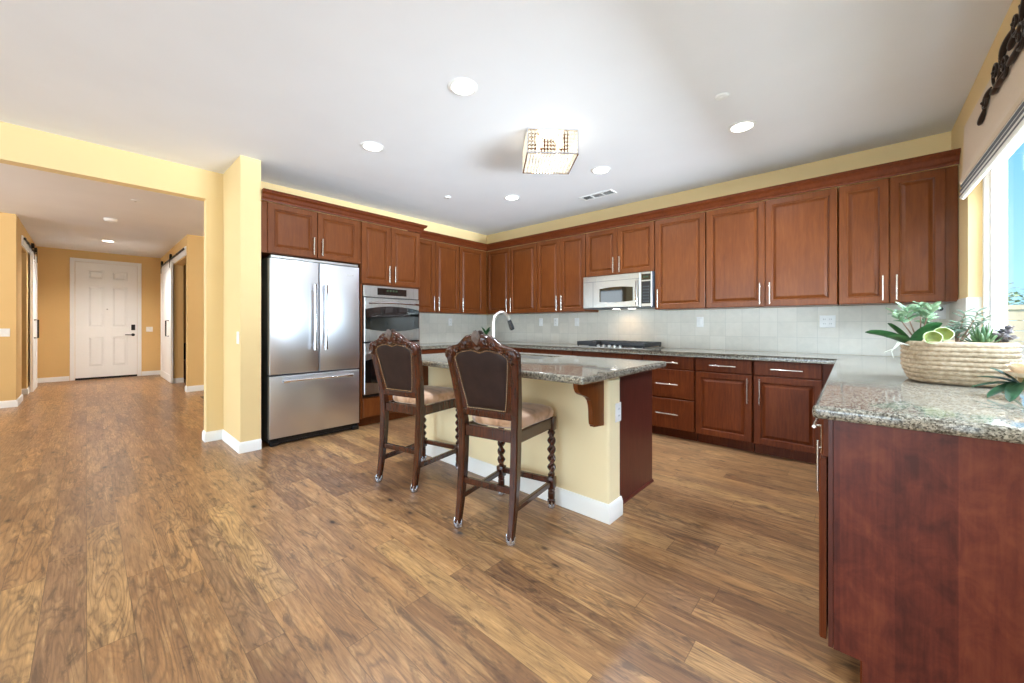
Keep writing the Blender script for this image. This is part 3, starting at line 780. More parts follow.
def sink():
    t = thing('kitchen_sink', 'stainless undermount sink set in the island countertop', 'sink', (-2.3, 2.605, 0.68))
    m = MB(); a = 0.004
    outer = [(SX0 + a, SY0 + a), (SX1 - a, SY0 + a), (SX1 - a, SY1 - a), (SX0 + a, SY1 - a)]
    cx, cy = -2.3, 2.605
    def ring(s, z): return [(cx + (x - cx) * s, cy + (y - cy) * s, z) for x, y in outer]
    m.grid([ring(1, 0.9), ring(0.98, 0.72), ring(0.95, 0.70), ring(0.1, 0.695), ring(0.1, 0.69), ring(0.95, 0.694), ring(0.993, 0.715), ring(1.0, 0.9)], close_u=True, close_v=True)
    m.build('basin', 'steel', t)
    m = MB(); m.lathe([(0.001, 0), (0.04, 0), (0.045, 0.004), (0.03, 0.006), (0.001, 0.003)], (-2.3, 2.605, 0.6955), 16, cap=False); m.build('drain', 'chrome', t)
sink()
def faucet():
    x, y = -2.29, 2.30
    t = thing('faucet', 'tall pale gooseneck pull-down faucet on the island', 'faucet', (x, y, 0.9145))
    m = MB(); m.lathe([(0.03, 0), (0.03, 0.008), (0.022, 0.014), (0.02, 0.05), (0.017, 0.06)], (x, y, 0.9145), 20); m.build('base', 'nickel', t)
    m = MB(); rr = 0.10; zc = 1.195
    pts = [(x, y, 0.96), (x, y, zc)] + [(x, y + rr - rr * math.cos(a), zc + rr * math.sin(a)) for a in [PI * i / 16 for i in range(1, 15)]]
    m.tube(pts, 0.0145, 14); setlab(m.build('spout', 'white_spout', t), 'pale gooseneck spout')
    e = Vector(pts[-1]); d = (Vector(pts[-1]) - Vector(pts[-2])).normalized()
    m = MB(); m.tube([e, e + d * 0.03, e + d * 0.075, e + d * 0.095], [0.0165, 0.018, 0.022, 0.02], 14); setlab(m.build('spray_head', 'dark_steel', t), 'darker metal spray head')
    m = MB(); m.tube([(x + 0.018, y, 0.965), (x + 0.05, y, 0.985), (x + 0.085, y, 1.03)], [0.009, 0.008, 0.006], 10); m.build('lever', 'nickel', t)
make_steel('dark_steel', (96, 98, 104), 0.2)
make_steel('white_spout', (232, 228, 222), 0.30)
faucet()

# gas cooktop
def cooktop():
    t = thing('gas_cooktop', 'black and stainless gas cooktop on the back counter below the microwave', 'cooktop', (-2.2, 4.36, 0.9145))
    m = MB(); m.box(-2.655, -1.745, 4.105, 4.64, 0.9145, 0.926, 0.004); m.build('tray', 'steel', t)
    for i, x0 in enumerate((-2.635, -2.335, -2.035)):
        m = MB(); x1 = x0 + 0.27; y0, y1 = 4.20 if i == 1 else 4.13, 4.62
        for a, b, c, d in ((x0, x1, y0, y0 + 0.016), (x0, x1, y1 - 0.016, y1), (x0, x0 + 0.016, y0 + 0.016, y1 - 0.016), (x1 - 0.016, x1, y0 + 0.016, y1 - 0.016)):
            m.box(a, b, c, d, 0.940, 0.986, 0.004)
        cx = (x0 + x1) / 2
        m.box(cx - 0.006, cx + 0.006, y0 + 0.017, y1 - 0.017, 0.955, 0.985, 0.003)
        for yy in (y0 + (y1 - y0) * 0.28, y0 + (y1 - y0) * 0.72): m.box(x0 + 0.017, x1 - 0.017, yy - 0.006, yy + 0.006, 0.956, 0.984, 0.003)
        for a in (x0 + 0.012, x1 - 0.012):
            for c in (y0 + 0.012, y1 - 0.012): m.cyl((a, c, 0.9262), (a, c, 0.946), 0.007, 8)
        m.build('grate', 'cast_iron', t)
    for x, y in ((-2.5, 4.27), (-2.5, 4.49), (-2.2, 4.40), (-1.9, 4.27), (-1.9, 4.49)):
        m = MB(); m.lathe([(0.045, 0), (0.045, 0.008), (0.032, 0.010), (0.032, 0.016), (0.001, 0.017)], (x, y, 0.9262), 18); m.build('burner', 'cast_iron', t)
    for x in (-2.34, -2.27, -2.2, -2.13, -2.06):
        m = MB(); m.lathe([(0.022, 0), (0.020, 0.022), (0.001, 0.024)], (x, 4.15, 0.9262), 14); m.box(x - 0.004, x + 0.004, 4.132, 4.168, 0.948, 0.956, 0.001); m.build('knob', 'steel', t)
cooktop()

# ------------------------------------------------------------------ bar stools (local axes: x across, y toward the island, z up)
def yprof(z):
    P = [(0, 0.0), (0.06, 0.012), (0.15, 0.028), (0.3, 0.048), (0.5, 0.06), (0.62, 0.06), (0.75, 0.043), (0.9, 0.014), (1.0, -0.010), (1.15, -0.050)]
    for (a, ya), (b, yb) in zip(P, P[1:]):
        if z <= b: return ya + (yb - ya) * (z - a) / (b - a)
    return P[-1][1]
def xprof(z): return 0.180 + 0.040 * max(0.0, min(1.0, (z - 0.6) / 0.4))
def claw(mb, x, y, s=1.0):
    mb.lathe([(0.012, 0.0), (0.022, 0.004), (0.024, 0.014), (0.021, 0.028)], (x, y, 0.0005), 12)
    for k in range(6):
        a = 2 * PI * k / 6
        mb.tube([(x + 0.021 * math.cos(a), y + 0.021 * math.sin(a), 0.02), (x + 0.025 * math.cos(a), y + 0.025 * math.sin(a), 0.038), (x + 0.027 * math.cos(a), y + 0.027 * math.sin(a), 0.052)], [0.007, 0.006, 0.001], 6)
CREST = [(x * 1.075, z) for x, z in [(0.0, 1.138), (0.03, 1.137), (0.07, 1.128), (0.094, 1.112), (0.112, 1.096), (0.135, 1.078), (0.165, 1.070), (0.195, 1.062), (0.218, 1.048), (0.231, 1.028), (0.230, 1.008), (0.218, 0.985)]]
LTOP = [(x * 1.07, z) for x, z in [(0.0, 1.038), (0.028, 1.046), (0.055, 1.053), (0.09, 1.047), (0.125, 1.040), (0.155, 1.026), (0.174, 1.004)]]
def stool(label, loc, rot):
    t = thing('bar_stool', label, 'bar stool', loc, rot, 'carved bar stools at the island', local=True)
    wood = 'stool_wood'
    zs = [0.03, 0.06, 0.1, 0.15, 0.22, 0.3, 0.4, 0.5, 0.56, 0.62, 0.7, 0.78, 0.86, 0.94, 1.0]
    for sx in (-1, 1):
        m = MB(); rows = []
        for z in zs:
            w = 0.017 + 0.006 * min(1, z / 0.3); dpt = 0.018 + 0.009 * min(1, z / 0.4)
            if z > 0.62: dpt = 0.027 - 0.006 * (z - 0.62) / 0.4
            x, y = sx * xprof(z), yprof(z)
            ch = 0.006
            rows.append([(x + a, y + b, z) for a, b in ((-w + ch, -dpt), (w - ch, -dpt), (w, -dpt + ch), (w, dpt - ch), (w - ch, dpt), (-w + ch, dpt), (-w, dpt - ch), (-w, -dpt + ch))])
        m.grid(rows, close_u=True, cap=True)
        leg = m.build('rear_leg', wood, t)
        m = MB(); claw(m, sx * 0.180, 0.004); setlab(m.build('foot_cap', 'silver_claw', leg), 'silver claw foot cap')
    for sx in (-1, 1):
        m = MB(); x, y = sx * 0.192, 0.50
        m.lathe([(0.018, 0.03), (0.020, 0.036), (0.024, 0.046), (0.025, 0.056), (0.020, 0.064), (0.023, 0.072), (0.023, 0.104), (0.019, 0.110), (0.023, 0.118), (0.023, 0.124), (0.018, 0.132)], (x, y, 0), 16)
        m.box(x - 0.026, x + 0.026, y - 0.026, y + 0.026, 0.132, 0.205, 0.006)
        rows = []; N = 90; n = 20
        for i in range(N + 1):
            z = 0.205 + 0.275 * i / N; e = min(1, i / 8, (N - i) / 8)
            ph = sx * 2 * PI * (z - 0.2) / 0.115
            rows.append([(x + (0.0195 + 0.0085 * e * math.cos(2 * (th - ph))) * math.cos(th) , y + (0.0195 + 0.0085 * e * math.cos(2 * (th - ph))) * math.sin(th), z) for th in [2 * PI * k / n for k in range(n)]])
        m.grid(rows, close_u=True, cap=True)
        m.lathe([(0.017, 0.478), (0.025, 0.484), (0.025, 0.494), (0.018, 0.502), (0.024, 0.508)], (x, y, 0), 16)
        m.box(x - 0.025, x + 0.025, y - 0.025, y + 0.025, 0.508, 0.592, 0.005)
        leg = m.build('front_leg', wood, t); setlab(leg, 'barley-twist front leg')
        m = MB(); claw(m, x, y); setlab(m.build('foot_cap', 'silver_claw', leg), 'silver claw foot cap')
    def rail(name, p0, p1, h, w, zc0, zc1, y0=0):
        m = MB(); a, b = Vector(p0), Vector(p1); d = (b - a).normalized(); nrm = Vector((-d.y, d.x)) * w / 2; c = 0.005
        rows = [[(p.x + nrm.x * s, p.y + nrm.y * s, zc + dz) for s, dz in ((-1, -h / 2 + c), (-1 + 0.3, -h / 2), (1 - 0.3, -h / 2), (1, -h / 2 + c), (1, h / 2 - c), (1 - 0.3, h / 2), (-1 + 0.3, h / 2), (-1, h / 2 - c))] for p, zc in ((a, zc0), (b, zc1))]
        m.grid(rows, close_u=True, cap=True); return m.build(name, wood, t, smooth=0.4)
    for sx in (-1, 1):
        rail('seat_rail', (sx * 0.182, yprof(0.56) + 0.028), (sx * 0.194, 0.474), 0.066, 0.026, 0.560, 0.556)
        rail('stretcher', (sx * 0.180, yprof(0.17) + 0.024), (sx * 0.192, 0.473), 0.034, 0.022, 0.172, 0.166)
    rail('seat_rail', (-0.155, yprof(0.56)), (0.155, yprof(0.56)), 0.066, 0.03, 0.565, 0.565)
    rail('seat_rail', (-0.166, 0.502), (0.166, 0.502), 0.066, 0.03, 0.556, 0.556)
    rail('stretcher', (-0.157, yprof(0.27)), (0.157, yprof(0.27)), 0.036, 0.024, 0.27, 0.27)
    rail('stretcher', (-0.165, 0.5), (0.165, 0.5), 0.036, 0.026, 0.178, 0.178)
    # cushion
    m = MB(); rows = []
    n = 28
    def outline(s, k):
        th = 2 * PI * k / n; c, q = math.cos(th), math.sin(th); e = 0.36
        ux = math.copysign(abs(c) ** e, c); uy = math.copysign(abs(q) ** e, q)
        yy = 0.308 + uy * 0.224 * s; wd = (0.178 + 0.052 * (yy - 0.09) / 0.46)
        if yy < 0.13: wd = min(wd, 0.154)
        return (ux * wd * s, yy)
    for s, z in ((0.94, 0.5945), (1.0, 0.604), (1.015, 0.622), (1.0, 0.640), (0.95, 0.655), (0.82, 0.668), (0.6, 0.677), (0.3, 0.681), (0.05, 0.682)):
        rows.append([(*outline(s, k), z) for k in range(n)])
    m.grid(rows, close_u=True, cap=True); setlab(m.build('seat', 'seat_velvet', t), 'tan velvet seat cushion')
    # back: lower rail, carved top rail, leather panel
    m = MB(); rows = []
    for x in [-0.166 + 0.332 * i / 8 for i in range(9)]:
        rows.append([(x, yprof(z) + y, z) for y, z in ((-0.018, 0.658), (-0.022, 0.664), (-0.022, 0.694), (-0.016, 0.7), (0.018, 0.7), (0.022, 0.694), (0.022, 0.664), (0.018, 0.658))])
    m.grid(rows, close_u=True, cap=True); m.build('lower_rail', wood, t, smooth=0.4)
    m = MB()
    def samp(P, x):
        for (a, za), (b, zb) in zip(P, P[1:]):
            if a <= x <= b: return za + (zb - za) * (x - a) / max(1e-6, b - a)
        return P[-1][1]
    out = [(-x, z) for x, z in CREST[::-1]] + CREST[1:]
    inn = [(-x, z) for x, z in LTOP[::-1]] + LTOP[1:]
    def resample(P, n):
        L = [0]
        for p, q in zip(P, P[1:]): L.append(L[-1] + math.hypot(q[0] - p[0], q[1] - p[1]))
        r = []
        for i in range(n):
            d = L[-1] * i / (n - 1); k = max(j for j in range(len(L) - 1) if L[j] <= d + 1e-9) if d < L[-1] else len(L) - 2
            f = (d - L[k]) / (L[k + 1] - L[k]); r.append((P[k][0] + (P[k + 1][0] - P[k][0]) * f, P[k][1] + (P[k + 1][1] - P[k][1]) * f))
        return r
    NN = 61; O = resample(out, NN); I = resample([(-0.195, 0.96)] + inn + [(0.195, 0.96)], NN)
    rows = []
    for (ox, oz), (ix, iz) in zip(O, I):
        row = []
        for f, y in ((0, -0.014), (0.12, -0.026), (0.5, -0.030), (0.88, -0.024), (1, -0.016), (1, 0.016), (0.88, 0.024), (0.5, 0.028), (0.12, 0.024), (0, 0.014)):
            x, z = ox + (ix - ox) * f, oz + (iz - oz) * f
            rel = 0.004 * math.sin(x * 150 + z * 60) * math.sin(z * 190 - abs(x) * 70) if 0 < f < 1 else 0
            row.append((x, yprof(z) + y + (rel if y > 0 else -rel), z))
        rows.append(row)
    m.grid(rows, close_u=True, cap=True)
    for sx in (-1, 1):       # carved acanthus scrolls on both faces
        for side in (-0.029, 0.027):
            for cx, cz, r, turn in ((0.196, 1.030, 0.020, 1), (0.150, 1.050, 0.016, -1), (0.098, 1.074, 0.020, 1), (0.060, 1.096, 0.018, -1), (0.205, 1.0, 0.012, -1)):
                pts = []
                for k in range(18):
                    a = k / 17 * 2.6 * PI; q = r * (1 - 0.75 * k / 17)
                    z = cz + q * math.sin(a) * turn; pts.append((sx * (cx + q * math.cos(a)), yprof(z) + side, z))
                m.tube(pts, [0.0052 - 0.002 * k / 17 for k in range(18)], 6)
            for cx, cz, tx, tz in ((0.03, 1.062, 0.075, 1.062), (0.08, 1.058, 0.125, 1.052), (0.125, 1.066, 0.165, 1.045), (0.035, 1.12, 0.07, 1.112), (0.17, 1.055, 0.19, 1.06), (0.20, 0.99, 0.212, 0.965)):
                z = (cz + tz) / 2
                m.tube([(sx * cx, yprof(cz) + side, cz), (sx * (cx + tx) / 2, yprof(z) + side * 1.1, z + 0.004), (sx * tx, yprof(tz) + side, tz)], [0.002, 0.0065, 0.001], 6)
    cr = m.build('top_rail', wood, t, smooth=0.9); setlab(cr, 'carved crest rail with scrolls')
    m = MB()                # fluted shell at the crest
    for side in (-1, 1):
        for k in range(7):
            a = math.radians(-42 + 14 * k); L = 0.052 + 0.005 * math.cos(a * 2)
            p0 = (0, 1.078); p1 = (math.sin(a) * L * 0.55, 1.080 + math.cos(a) * L * 0.72); p2 = (math.sin(a) * L * 0.78, 1.084 + math.cos(a) * L * 1.28)
            y = lambda z, s: yprof(z) + side * s
            m.tube([(p0[0], y(p0[1], 0.028), p0[1]), (p1[0], y(p1[1], 0.033), p1[1]), (p2[0], y(p2[1], 0.020), p2[1])], [0.003, 0.0052, 0.0045], 8)
        m.ball((0, yprof(1.055) + side * 0.030, 1.056), 0.009, 8, 6)
        for sx in (-1, 1): m.ball((sx * 0.014, yprof(1.062) + side * 0.029, 1.062), 0.006, 8, 6)
    setlab(m.build('crest_shell', 'shell_carving', cr), 'greyish fluted shell carving')
    # leather panel, slightly padded on both faces
    L = [(-0.134, 0.7005), (-0.174, 1.004)]
    polyL = [(-0.134, 0.6995), (-0.156, 0.82), (-0.174, 0.93)] + inn + [(0.174, 0.93), (0.156, 0.82), (0.134, 0.6995)]
    Q = resample(polyL + [polyL[0]], 73)[:-1]; cx, cz = 0, 0.88
    m = MB(); rows = []
    for f, y in ((0.03, 0.026), (0.4, 0.025), (0.8, 0.021), (0.95, 0.015), (1.0, 0.009), (1.0, -0.009), (0.95, -0.015), (0.8, -0.018), (0.4, -0.02), (0.03, -0.02)):
        rows.append([(cx + (x - cx) * f, yprof(cz + (z - cz) * f) + y, cz + (z - cz) * f) for x, z in Q])
    m.grid(rows, close_u=True, cap=True); lp = setlab(m.build('back_panel', 'leather', t), 'dark brown leather back panel')
    for sx in (-1, 1):      # side stiles that carry the panel
        m = MB(); rows = []
        for z in (0.7, 0.78, 0.86, 0.94, 0.99):
            xi = 0.134 + (0.052) * (z - 0.7) / 0.3; xo = xprof(z) - 0.016
            rows.append([(sx * a, yprof(z) + b, z) for a, b in ((xi - 0.004, -0.013), (xo, -0.017), (xo, 0.017), (xi - 0.004, 0.013))])
        m.grid(rows, close_u=True, cap=True); m.build('back_stile', wood, t, smooth=0.4)
    m = MB(); NQ = resample(polyL + [polyL[0]], 96)[:-1]
    for x, z in NQ:
        f = 0.962; xx, zz = x * f, cz + (z - cz) * f
        for s in (-0.0155, 0.017): m.ball((xx, yprof(zz) + s, zz), 0.005, 6, 4)
    setlab(m.build('nailhead_trim', 'brass_nail', lp), 'row of brass nailheads')
    return t
stool('carved bar stool nearer the camera, in front of the middle of the island', (-1.574, 1.496, 0), math.radians(11.5))
stool('carved bar stool further left, in front of the oven end of the island', (-2.525, 1.520, 0), math.radians(12.5))

# ------------------------------------------------------------------ ceiling fittings
DG = 'recessed ceiling lights'
def downlight(x, y, zc, label, group=DG, power=110, col=(0.82, 0.91, 1)):
    t = thing('recessed_light', label, 'ceiling light', (x, y, zc), group=group)
    m = MB(); m.lathe([(0.075, -0.001), (0.098, -0.001), (0.098, -0.005), (0.080, -0.009), (0.075, -0.006)], (x, y, zc), 32, cap=False); 
    m.build('trim_ring', 'trim_paint', t)
    m = MB(); m.lathe([(0.0735, -0.002), (0.0735, -0.0055), (0.03, -0.0075), (0.001, -0.008)], (x, y, zc), 28); m.build('lens', 'lamp_glow', t)
    l = bpy.data.lights.new('recessed_light_beam', 'SPOT'); l.energy = power; l.color = col; l.spot_size = math.radians(150); l.spot_blend = 1.0; l.shadow_soft_size = 0.07
    o = bpy.data.objects.new('recessed_light_beam', l); o.location = (x, y, zc - 0.02); COL.objects.link(o)
downlight(-1.948, 1.671, ZC, 'recessed ceiling light nearest the camera, above the near bar stool')
downlight(-3.189, 1.692, ZC, 'recessed ceiling light in front of the refrigerator')
downlight(-0.694, 3.488, ZC, 'recessed ceiling light closest to the window wall')
downlight(-1.951, 3.505, ZC, 'recessed ceiling light between the crystal fixture and the ceiling vent')
downlight(-3.186, 3.522, ZC, 'recessed ceiling light deepest in the room, toward the far corner')
downlight(-10.68, 0.275, ZH2, 'recessed light in the entry hall ceiling before the front door', group=None, power=300, col=(1, 0.96, 0.92))

def crystal_lamp():
    x, y, h = -1.964, 2.642, 0.205
    t = thing('crystal_ceiling_lamp', 'square flush-mount crystal ceiling lamp with chrome frame', 'ceiling lamp', (x, y, ZC), math.radians(45))
    OFF[t.name] = Vector(); A = 0.205
    m = MB(); m.box(-A, A, -A, A, -0.016, -0.001, 0.002); m.build('ceiling_plate', 'chrome', t)
    m = MB(); b = 0.005
    for sx in (-1, 1):
        for sy in (-1, 1): m.box(sx * A - b, sx * A + b, sy * A - b, sy * A + b, -h, -0.0165)
        m.box(-A + b, A - b, sx * A - b, sx * A + b, -h, -h + 2 * b); m.box(sx * A - b, sx * A + b, -A + b, A - b, -h, -h + 2 * b)
    m.build('frame', 'chrome', t, smooth=0)
    m = MB()
    def bead(c, r, hh, ax):
        c = Vector(c); p = [c + Vector((0, 0, hh)), c - Vector((0, 0, hh))]; q = [c + Vector((r, 0, 0)), c + Vector((0, r, 0)), c - Vector((r, 0, 0)), c - Vector((0, r, 0))]
        vs = [m.bm.verts.new(v) for v in p + q]
        for i in range(4):
            a, bb = vs[2 + i], vs[2 + (i + 1) % 4]; m.bm.faces.new([vs[0], a, bb]); m.bm.faces.new([vs[1], bb, a])
    N = 15; M = 6
    for k in range(N):
        s = -A + 0.02 + (2 * A - 0.04) * k / (N - 1)
        for j in range(M):
            z = -0.034 - (h - 0.055) * j / (M - 1)
            for p in ((s, -A), (s, A), (-A, s), (A, s)): bead((p[0], p[1], z), 0.0105, 0.0135, 0)
    for k in range(N):
        for j in range(N):
            bead((-A + 0.02 + (2 * A - 0.04) * k / (N - 1), -A + 0.02 + (2 * A - 0.04) * j / (N - 1), -h + 0.014 + 0.004 * R.random()), 0.011, 0.011, 0)
    tag(m.build('crystal_curtain', 'crystal', t, smooth=0), 'strands of clear crystal beads', kind='stuff')
    for sx, sy in ((-1, -1), (-1, 1), (1, -1), (1, 1)):
        m = MB(); px, py = sx * 0.085, sy * 0.085
        m.lathe([(0.010, -0.016), (0.012, -0.04), (0.022, -0.06), (0.026, -0.08), (0.018, -0.100), (0.001, -0.106)], (px, py, 0), 14); m.build('bulb', 'bulb_glow', t)
crystal_lamp()
pl = bpy.data.lights.new('crystal_lamp_bulbs', 'POINT'); pl.energy = 2; pl.color = (1, 0.95, 0.88); pl.shadow_soft_size = 0.10
po = bpy.data.objects.new('crystal_lamp_bulbs', pl); po.location = (-1.964, 2.642, ZC - 0.13); COL.objects.link(po)

def disc(name, label, cat, x, y, z, r, mat, hh=0.02, hole=False):
    t = thing(name, label, cat, (x, y, z))
    m = MB(); m.lathe([(r, -0.0006), (r, -hh * 0.4), (r * 0.85, -hh * 0.85), (r * 0.3, -hh), (0.001, -hh)], (x, y, z), 24); m.build('cover', mat, t)
    m = MB(); m.lathe([(r * 0.30, -hh - 0.0004), (r * 0.26, -hh - 0.004), (0.001, -hh - 0.005)], (x, y, z), 14); m.build('cap', 'steel' if hole else 'white_plastic', t)
disc('sprinkler_cover', 'round sprinkler cover on the ceiling beside the light nearest the window', 'sprinkler', -0.704, 2.931, ZC, 0.045, 'white_plastic', 0.012)
disc('sprinkler_cover', 'small round sprinkler on the ceiling above the oven tower', 'sprinkler', -3.757, 2.981, ZC, 0.04, 'white_plastic', 0.016, True)
disc('sprinkler_cover', 'small round sprinkler on the hall ceiling just past the opening', 'sprinkler', -6.95, 0.425, ZH2, 0.045, 'white_plastic', 0.014, True)
disc('smoke_detector', 'white round smoke detector on the hall ceiling', 'smoke detector', -8.45, 0.245, ZH2, 0.075, 'white_plastic', 0.045)
def vent():
    x0, x1, y0, y1 = -2.57, -2.14, 4.07, 4.23
    t = thing('ceiling_vent', 'white louvered air vent on the ceiling near the back wall', 'vent', ((x0 + x1) / 2, (y0 + y1) / 2, ZC))
    m = MB(); z1, z0 = ZC - 0.0006, ZC - 0.010
    for a, b, c, d in ((x0, x1, y0, y0 + 0.022), (x0, x1, y1 - 0.022, y1), (x0, x0 + 0.022, y0 + 0.022, y1 - 0.022), (x1 - 0.022, x1, y0 + 0.022, y1 - 0.022)): m.box(a, b, c, d, z0, z1, 0.002)
    for k in (1, 2): xx = x0 + (x1 - x0) * k / 3; m.box(xx - 0.006, xx + 0.006, y0 + 0.022, y1 - 0.022, z0, z1)
    m.build('frame', 'trim_paint', t)
    m = MB(); m.box(x0 + 0.02, x1 - 0.02, y0 + 0.02, y1 - 0.02, ZC - 0.003, ZC - 0.0007); m.build('duct_opening', 'dark_grey', t)
    for k in range(3):
        a, b = x0 + 0.024 + (x1 - x0 - 0.04) * k / 3, x0 + 0.012 + (x1 - x0 - 0.04) * (k + 1) / 3
        for j in range(6):
            m = MB(); yy = y0 + 0.03 + j * 0.018; tilt = 0.006 if k else 0.011
            m.prism([(yy, ZC - 0.0095), (yy + tilt, ZC - 0.0035), (yy + tilt + 0.0025, ZC - 0.0035), (yy + 0.0025, ZC - 0.0095)], lambda y, z: (a, y, z), lambda y, z: (b, y, z)); m.build('louver', 'trim_paint', t, smooth=0)
vent()

# ------------------------------------------------------------------ switches and outlets
def plate(name, label, F, u, v, gangs=1, outlet=False, group=None, cat=None, w=0.0006, plug=False):
    pw = 0.072 + 0.046 * (gangs - 1)
    t = thing(name, label, cat or ('outlet' if outlet else 'light switch'), tuple(F(u, v, w)), group=group)
    m = MB(); rings(m, F, u - pw / 2, u + pw / 2, v - 0.058, v + 0.058, [(0, w), (0, w + 0.003), (0.004, w + 0.006)]); m.build('wall_plate', 'white_plastic', t, smooth=0.3)
    for k in range(gangs):
        uu = u + 0.046 * (k - (gangs - 1) / 2)
        if outlet:
            for dv in (-0.021, 0.021):
                m = MB(); rings(m, F, uu - 0.017, uu + 0.017, v + dv - 0.014, v + dv + 0.014, [(0, w + 0.0055), (0, w + 0.0075), (0.003, w + 0.008)]); s = m.build('socket', 'white_plastic', t, smooth=0.3)
                m = MB()
                for du in (-0.006, 0.006): fbox(m, F, uu + du - 0.0012, uu + du + 0.0012, v + dv - 0.004, v + dv + 0.006, w + 0.0079, w + 0.0084)
                m.build('slot', 'black_plastic', s, smooth=0)
        else:
            m = MB(); rings(m, F, uu - 0.016, uu + 0.016, v - 0.033, v + 0.033, [(0, w + 0.0055), (0.001, w + 0.009), (0.004, w + 0.0095)]); m.build('rocker', 'white_plastic', t, smooth=0.3)
FT = face_y(YB - 0.0105)
plate('outlet', 'white wall plate on the back tile, leftmost of the three beside the faucet', FT, -3.648, 1.232, 1, False)
plate('outlet', 'white wall plate on the back tile, middle of the three between faucet and cooktop', FT, -3.365, 1.232, 1, True)
plate('outlet', 'white wall plate on the back tile, nearest the cooktop on its left', FT, -2.999, 1.230, 1, False)
plate('outlet', 'white wall plate on the back tile just right of the cooktop', FT, -1.355, 1.222, 1, False)
plate('outlet', 'white double-width outlet on the back tile left of the plant bowl', FT, -0.228, 1.220, 2, True)
plate('outlet', 'white outlet on the tile of the refrigerator wall', face_x(XW + 0.0105), 3.888, 1.236, 1, True)
plate('light_switch', 'white light switch on the yellow wall end beside the refrigerator', lambda u, v, w: Vector((u, YS1 - w, v)), -4.335, 1.068, 1)
plate('light_switch', 'white double light switch on the hall wall right of the front door', face_x(-12.5), 1.0, 1.09, 2)
plate('light_switch', 'white double light switch on the hall wall at the left edge', face_x(-9.1), -0.80, 1.08, 2)
plate('outlet', 'white outlet on the narrow end of the island wall', face_x(IX1), 2.216, 0.645, 1, True)
def plugged_outlet():
    t = thing('outlet', 'white outlet with a black plug, low in the tiled corner behind the plants', 'outlet', (0.485, YB - 0.0105, 1.295))
    F = FT; m = MB(); rings(m, F, 0.449, 0.521, 1.237, 1.353, [(0, 0.0006), (0, 0.0036), (0.004, 0.0066)]); m.build('wall_plate', 'white_plastic', t, smooth=0.3)
    m = MB(); m.cyl(F(0.485, 1.318, 0.007), F(0.485, 1.318, 0.04), 0.017, 14); m.build('plug', 'black_plastic', t)
plugged_outlet()

# ------------------------------------------------------------------ hall: front door and barn doors
def front_door():
    X = -12.5; F = face_x(X); t = struct_root('door_1', (X, 0.31, 0))
    y0, y1, zt = -0.165, 0.788, 2.55
    m = MB()
    for a, b, c, d in ((y0 - 0.075, y0 - 0.004, 0.001, zt + 0.08), (y1 + 0.004, y1 + 0.075, 0.001, zt + 0.08), (y0 - 0.004, y1 + 0.004, zt + 0.006, zt + 0.08)): fbox(m, F, a, b, c, d, 0.0005, 0.028, 0.004)
    m.build('door_casing', 'trim_paint', t)
    m = MB(); fbox(m, F, y0, y1, 0.045, zt, 0.001, 0.010)
    W_, H_ = y1 - y0, zt - 0.045
    cols = [(0.19, 0.455), (0.57, 0.835)]; rowsf = [(0.09, 0.36), (0.437, 0.80), (0.857, 0.937)]
    us = [0, 0.19, 0.455, 0.57, 0.835, 1]; vs = [0, 0.09, 0.36, 0.437, 0.80, 0.857, 0.937, 1]
    def rail(a, b, c, d): fbox(m, F, y0 + W_ * a, y0 + W_ * b, 0.045 + H_ * c, 0.045 + H_ * d, 0.0095, 0.042, 0.002)
    for a, b in ((0, 0.19), (0.455, 0.57), (0.835, 1)): rail(a, b, 0, 1)
    for c, d in ((0, 0.09), (0.36, 0.437), (0.80, 0.857), (0.937, 1)):
        for a, b in cols: rail(a, b, c, d)
    for a, b in cols:
        for c, d in rowsf:
            rings(m, F, y0 + W_ * a + 0.02, y0 + W_ * b - 0.02, 0.045 + H_ * c + 0.02, 0.045 + H_ * d - 0.02, [(0, 0.0098), (0.03, 0.030), (0.034, 0.032)])
    leaf = m.build('door_leaf', 'trim_paint', t, smooth=0.3)
    m = MB(); fbox(m, F, 0.69, 0.755, 1.07, 1.20, 0.0425, 0.066, 0.008); m.build('keypad_lock', 'black_metal', leaf)
    m = MB(); m.cyl(F(0.72, 0.965, 0.0425), F(0.72, 0.965, 0.052), 0.032, 16); m.tube([F(0.72, 0.965, 0.05), F(0.72, 0.965, 0.085), F(0.70, 0.965, 0.09), F(0.59, 0.968, 0.088)], 0.010, 8); m.build('lever_handle', 'black_metal', leaf)
    m = MB(); m.cyl(F(0.31, 1.54, 0.0425), F(0.31, 1.54, 0.048), 0.014, 12); m.build('peephole', 'steel', leaf)
    m = MB(); fbox(m, F, y0, y1, 0.001, 0.044, 0.001, 0.05, 0.003); m.build('threshold', 'dark_gap', t)
front_door()
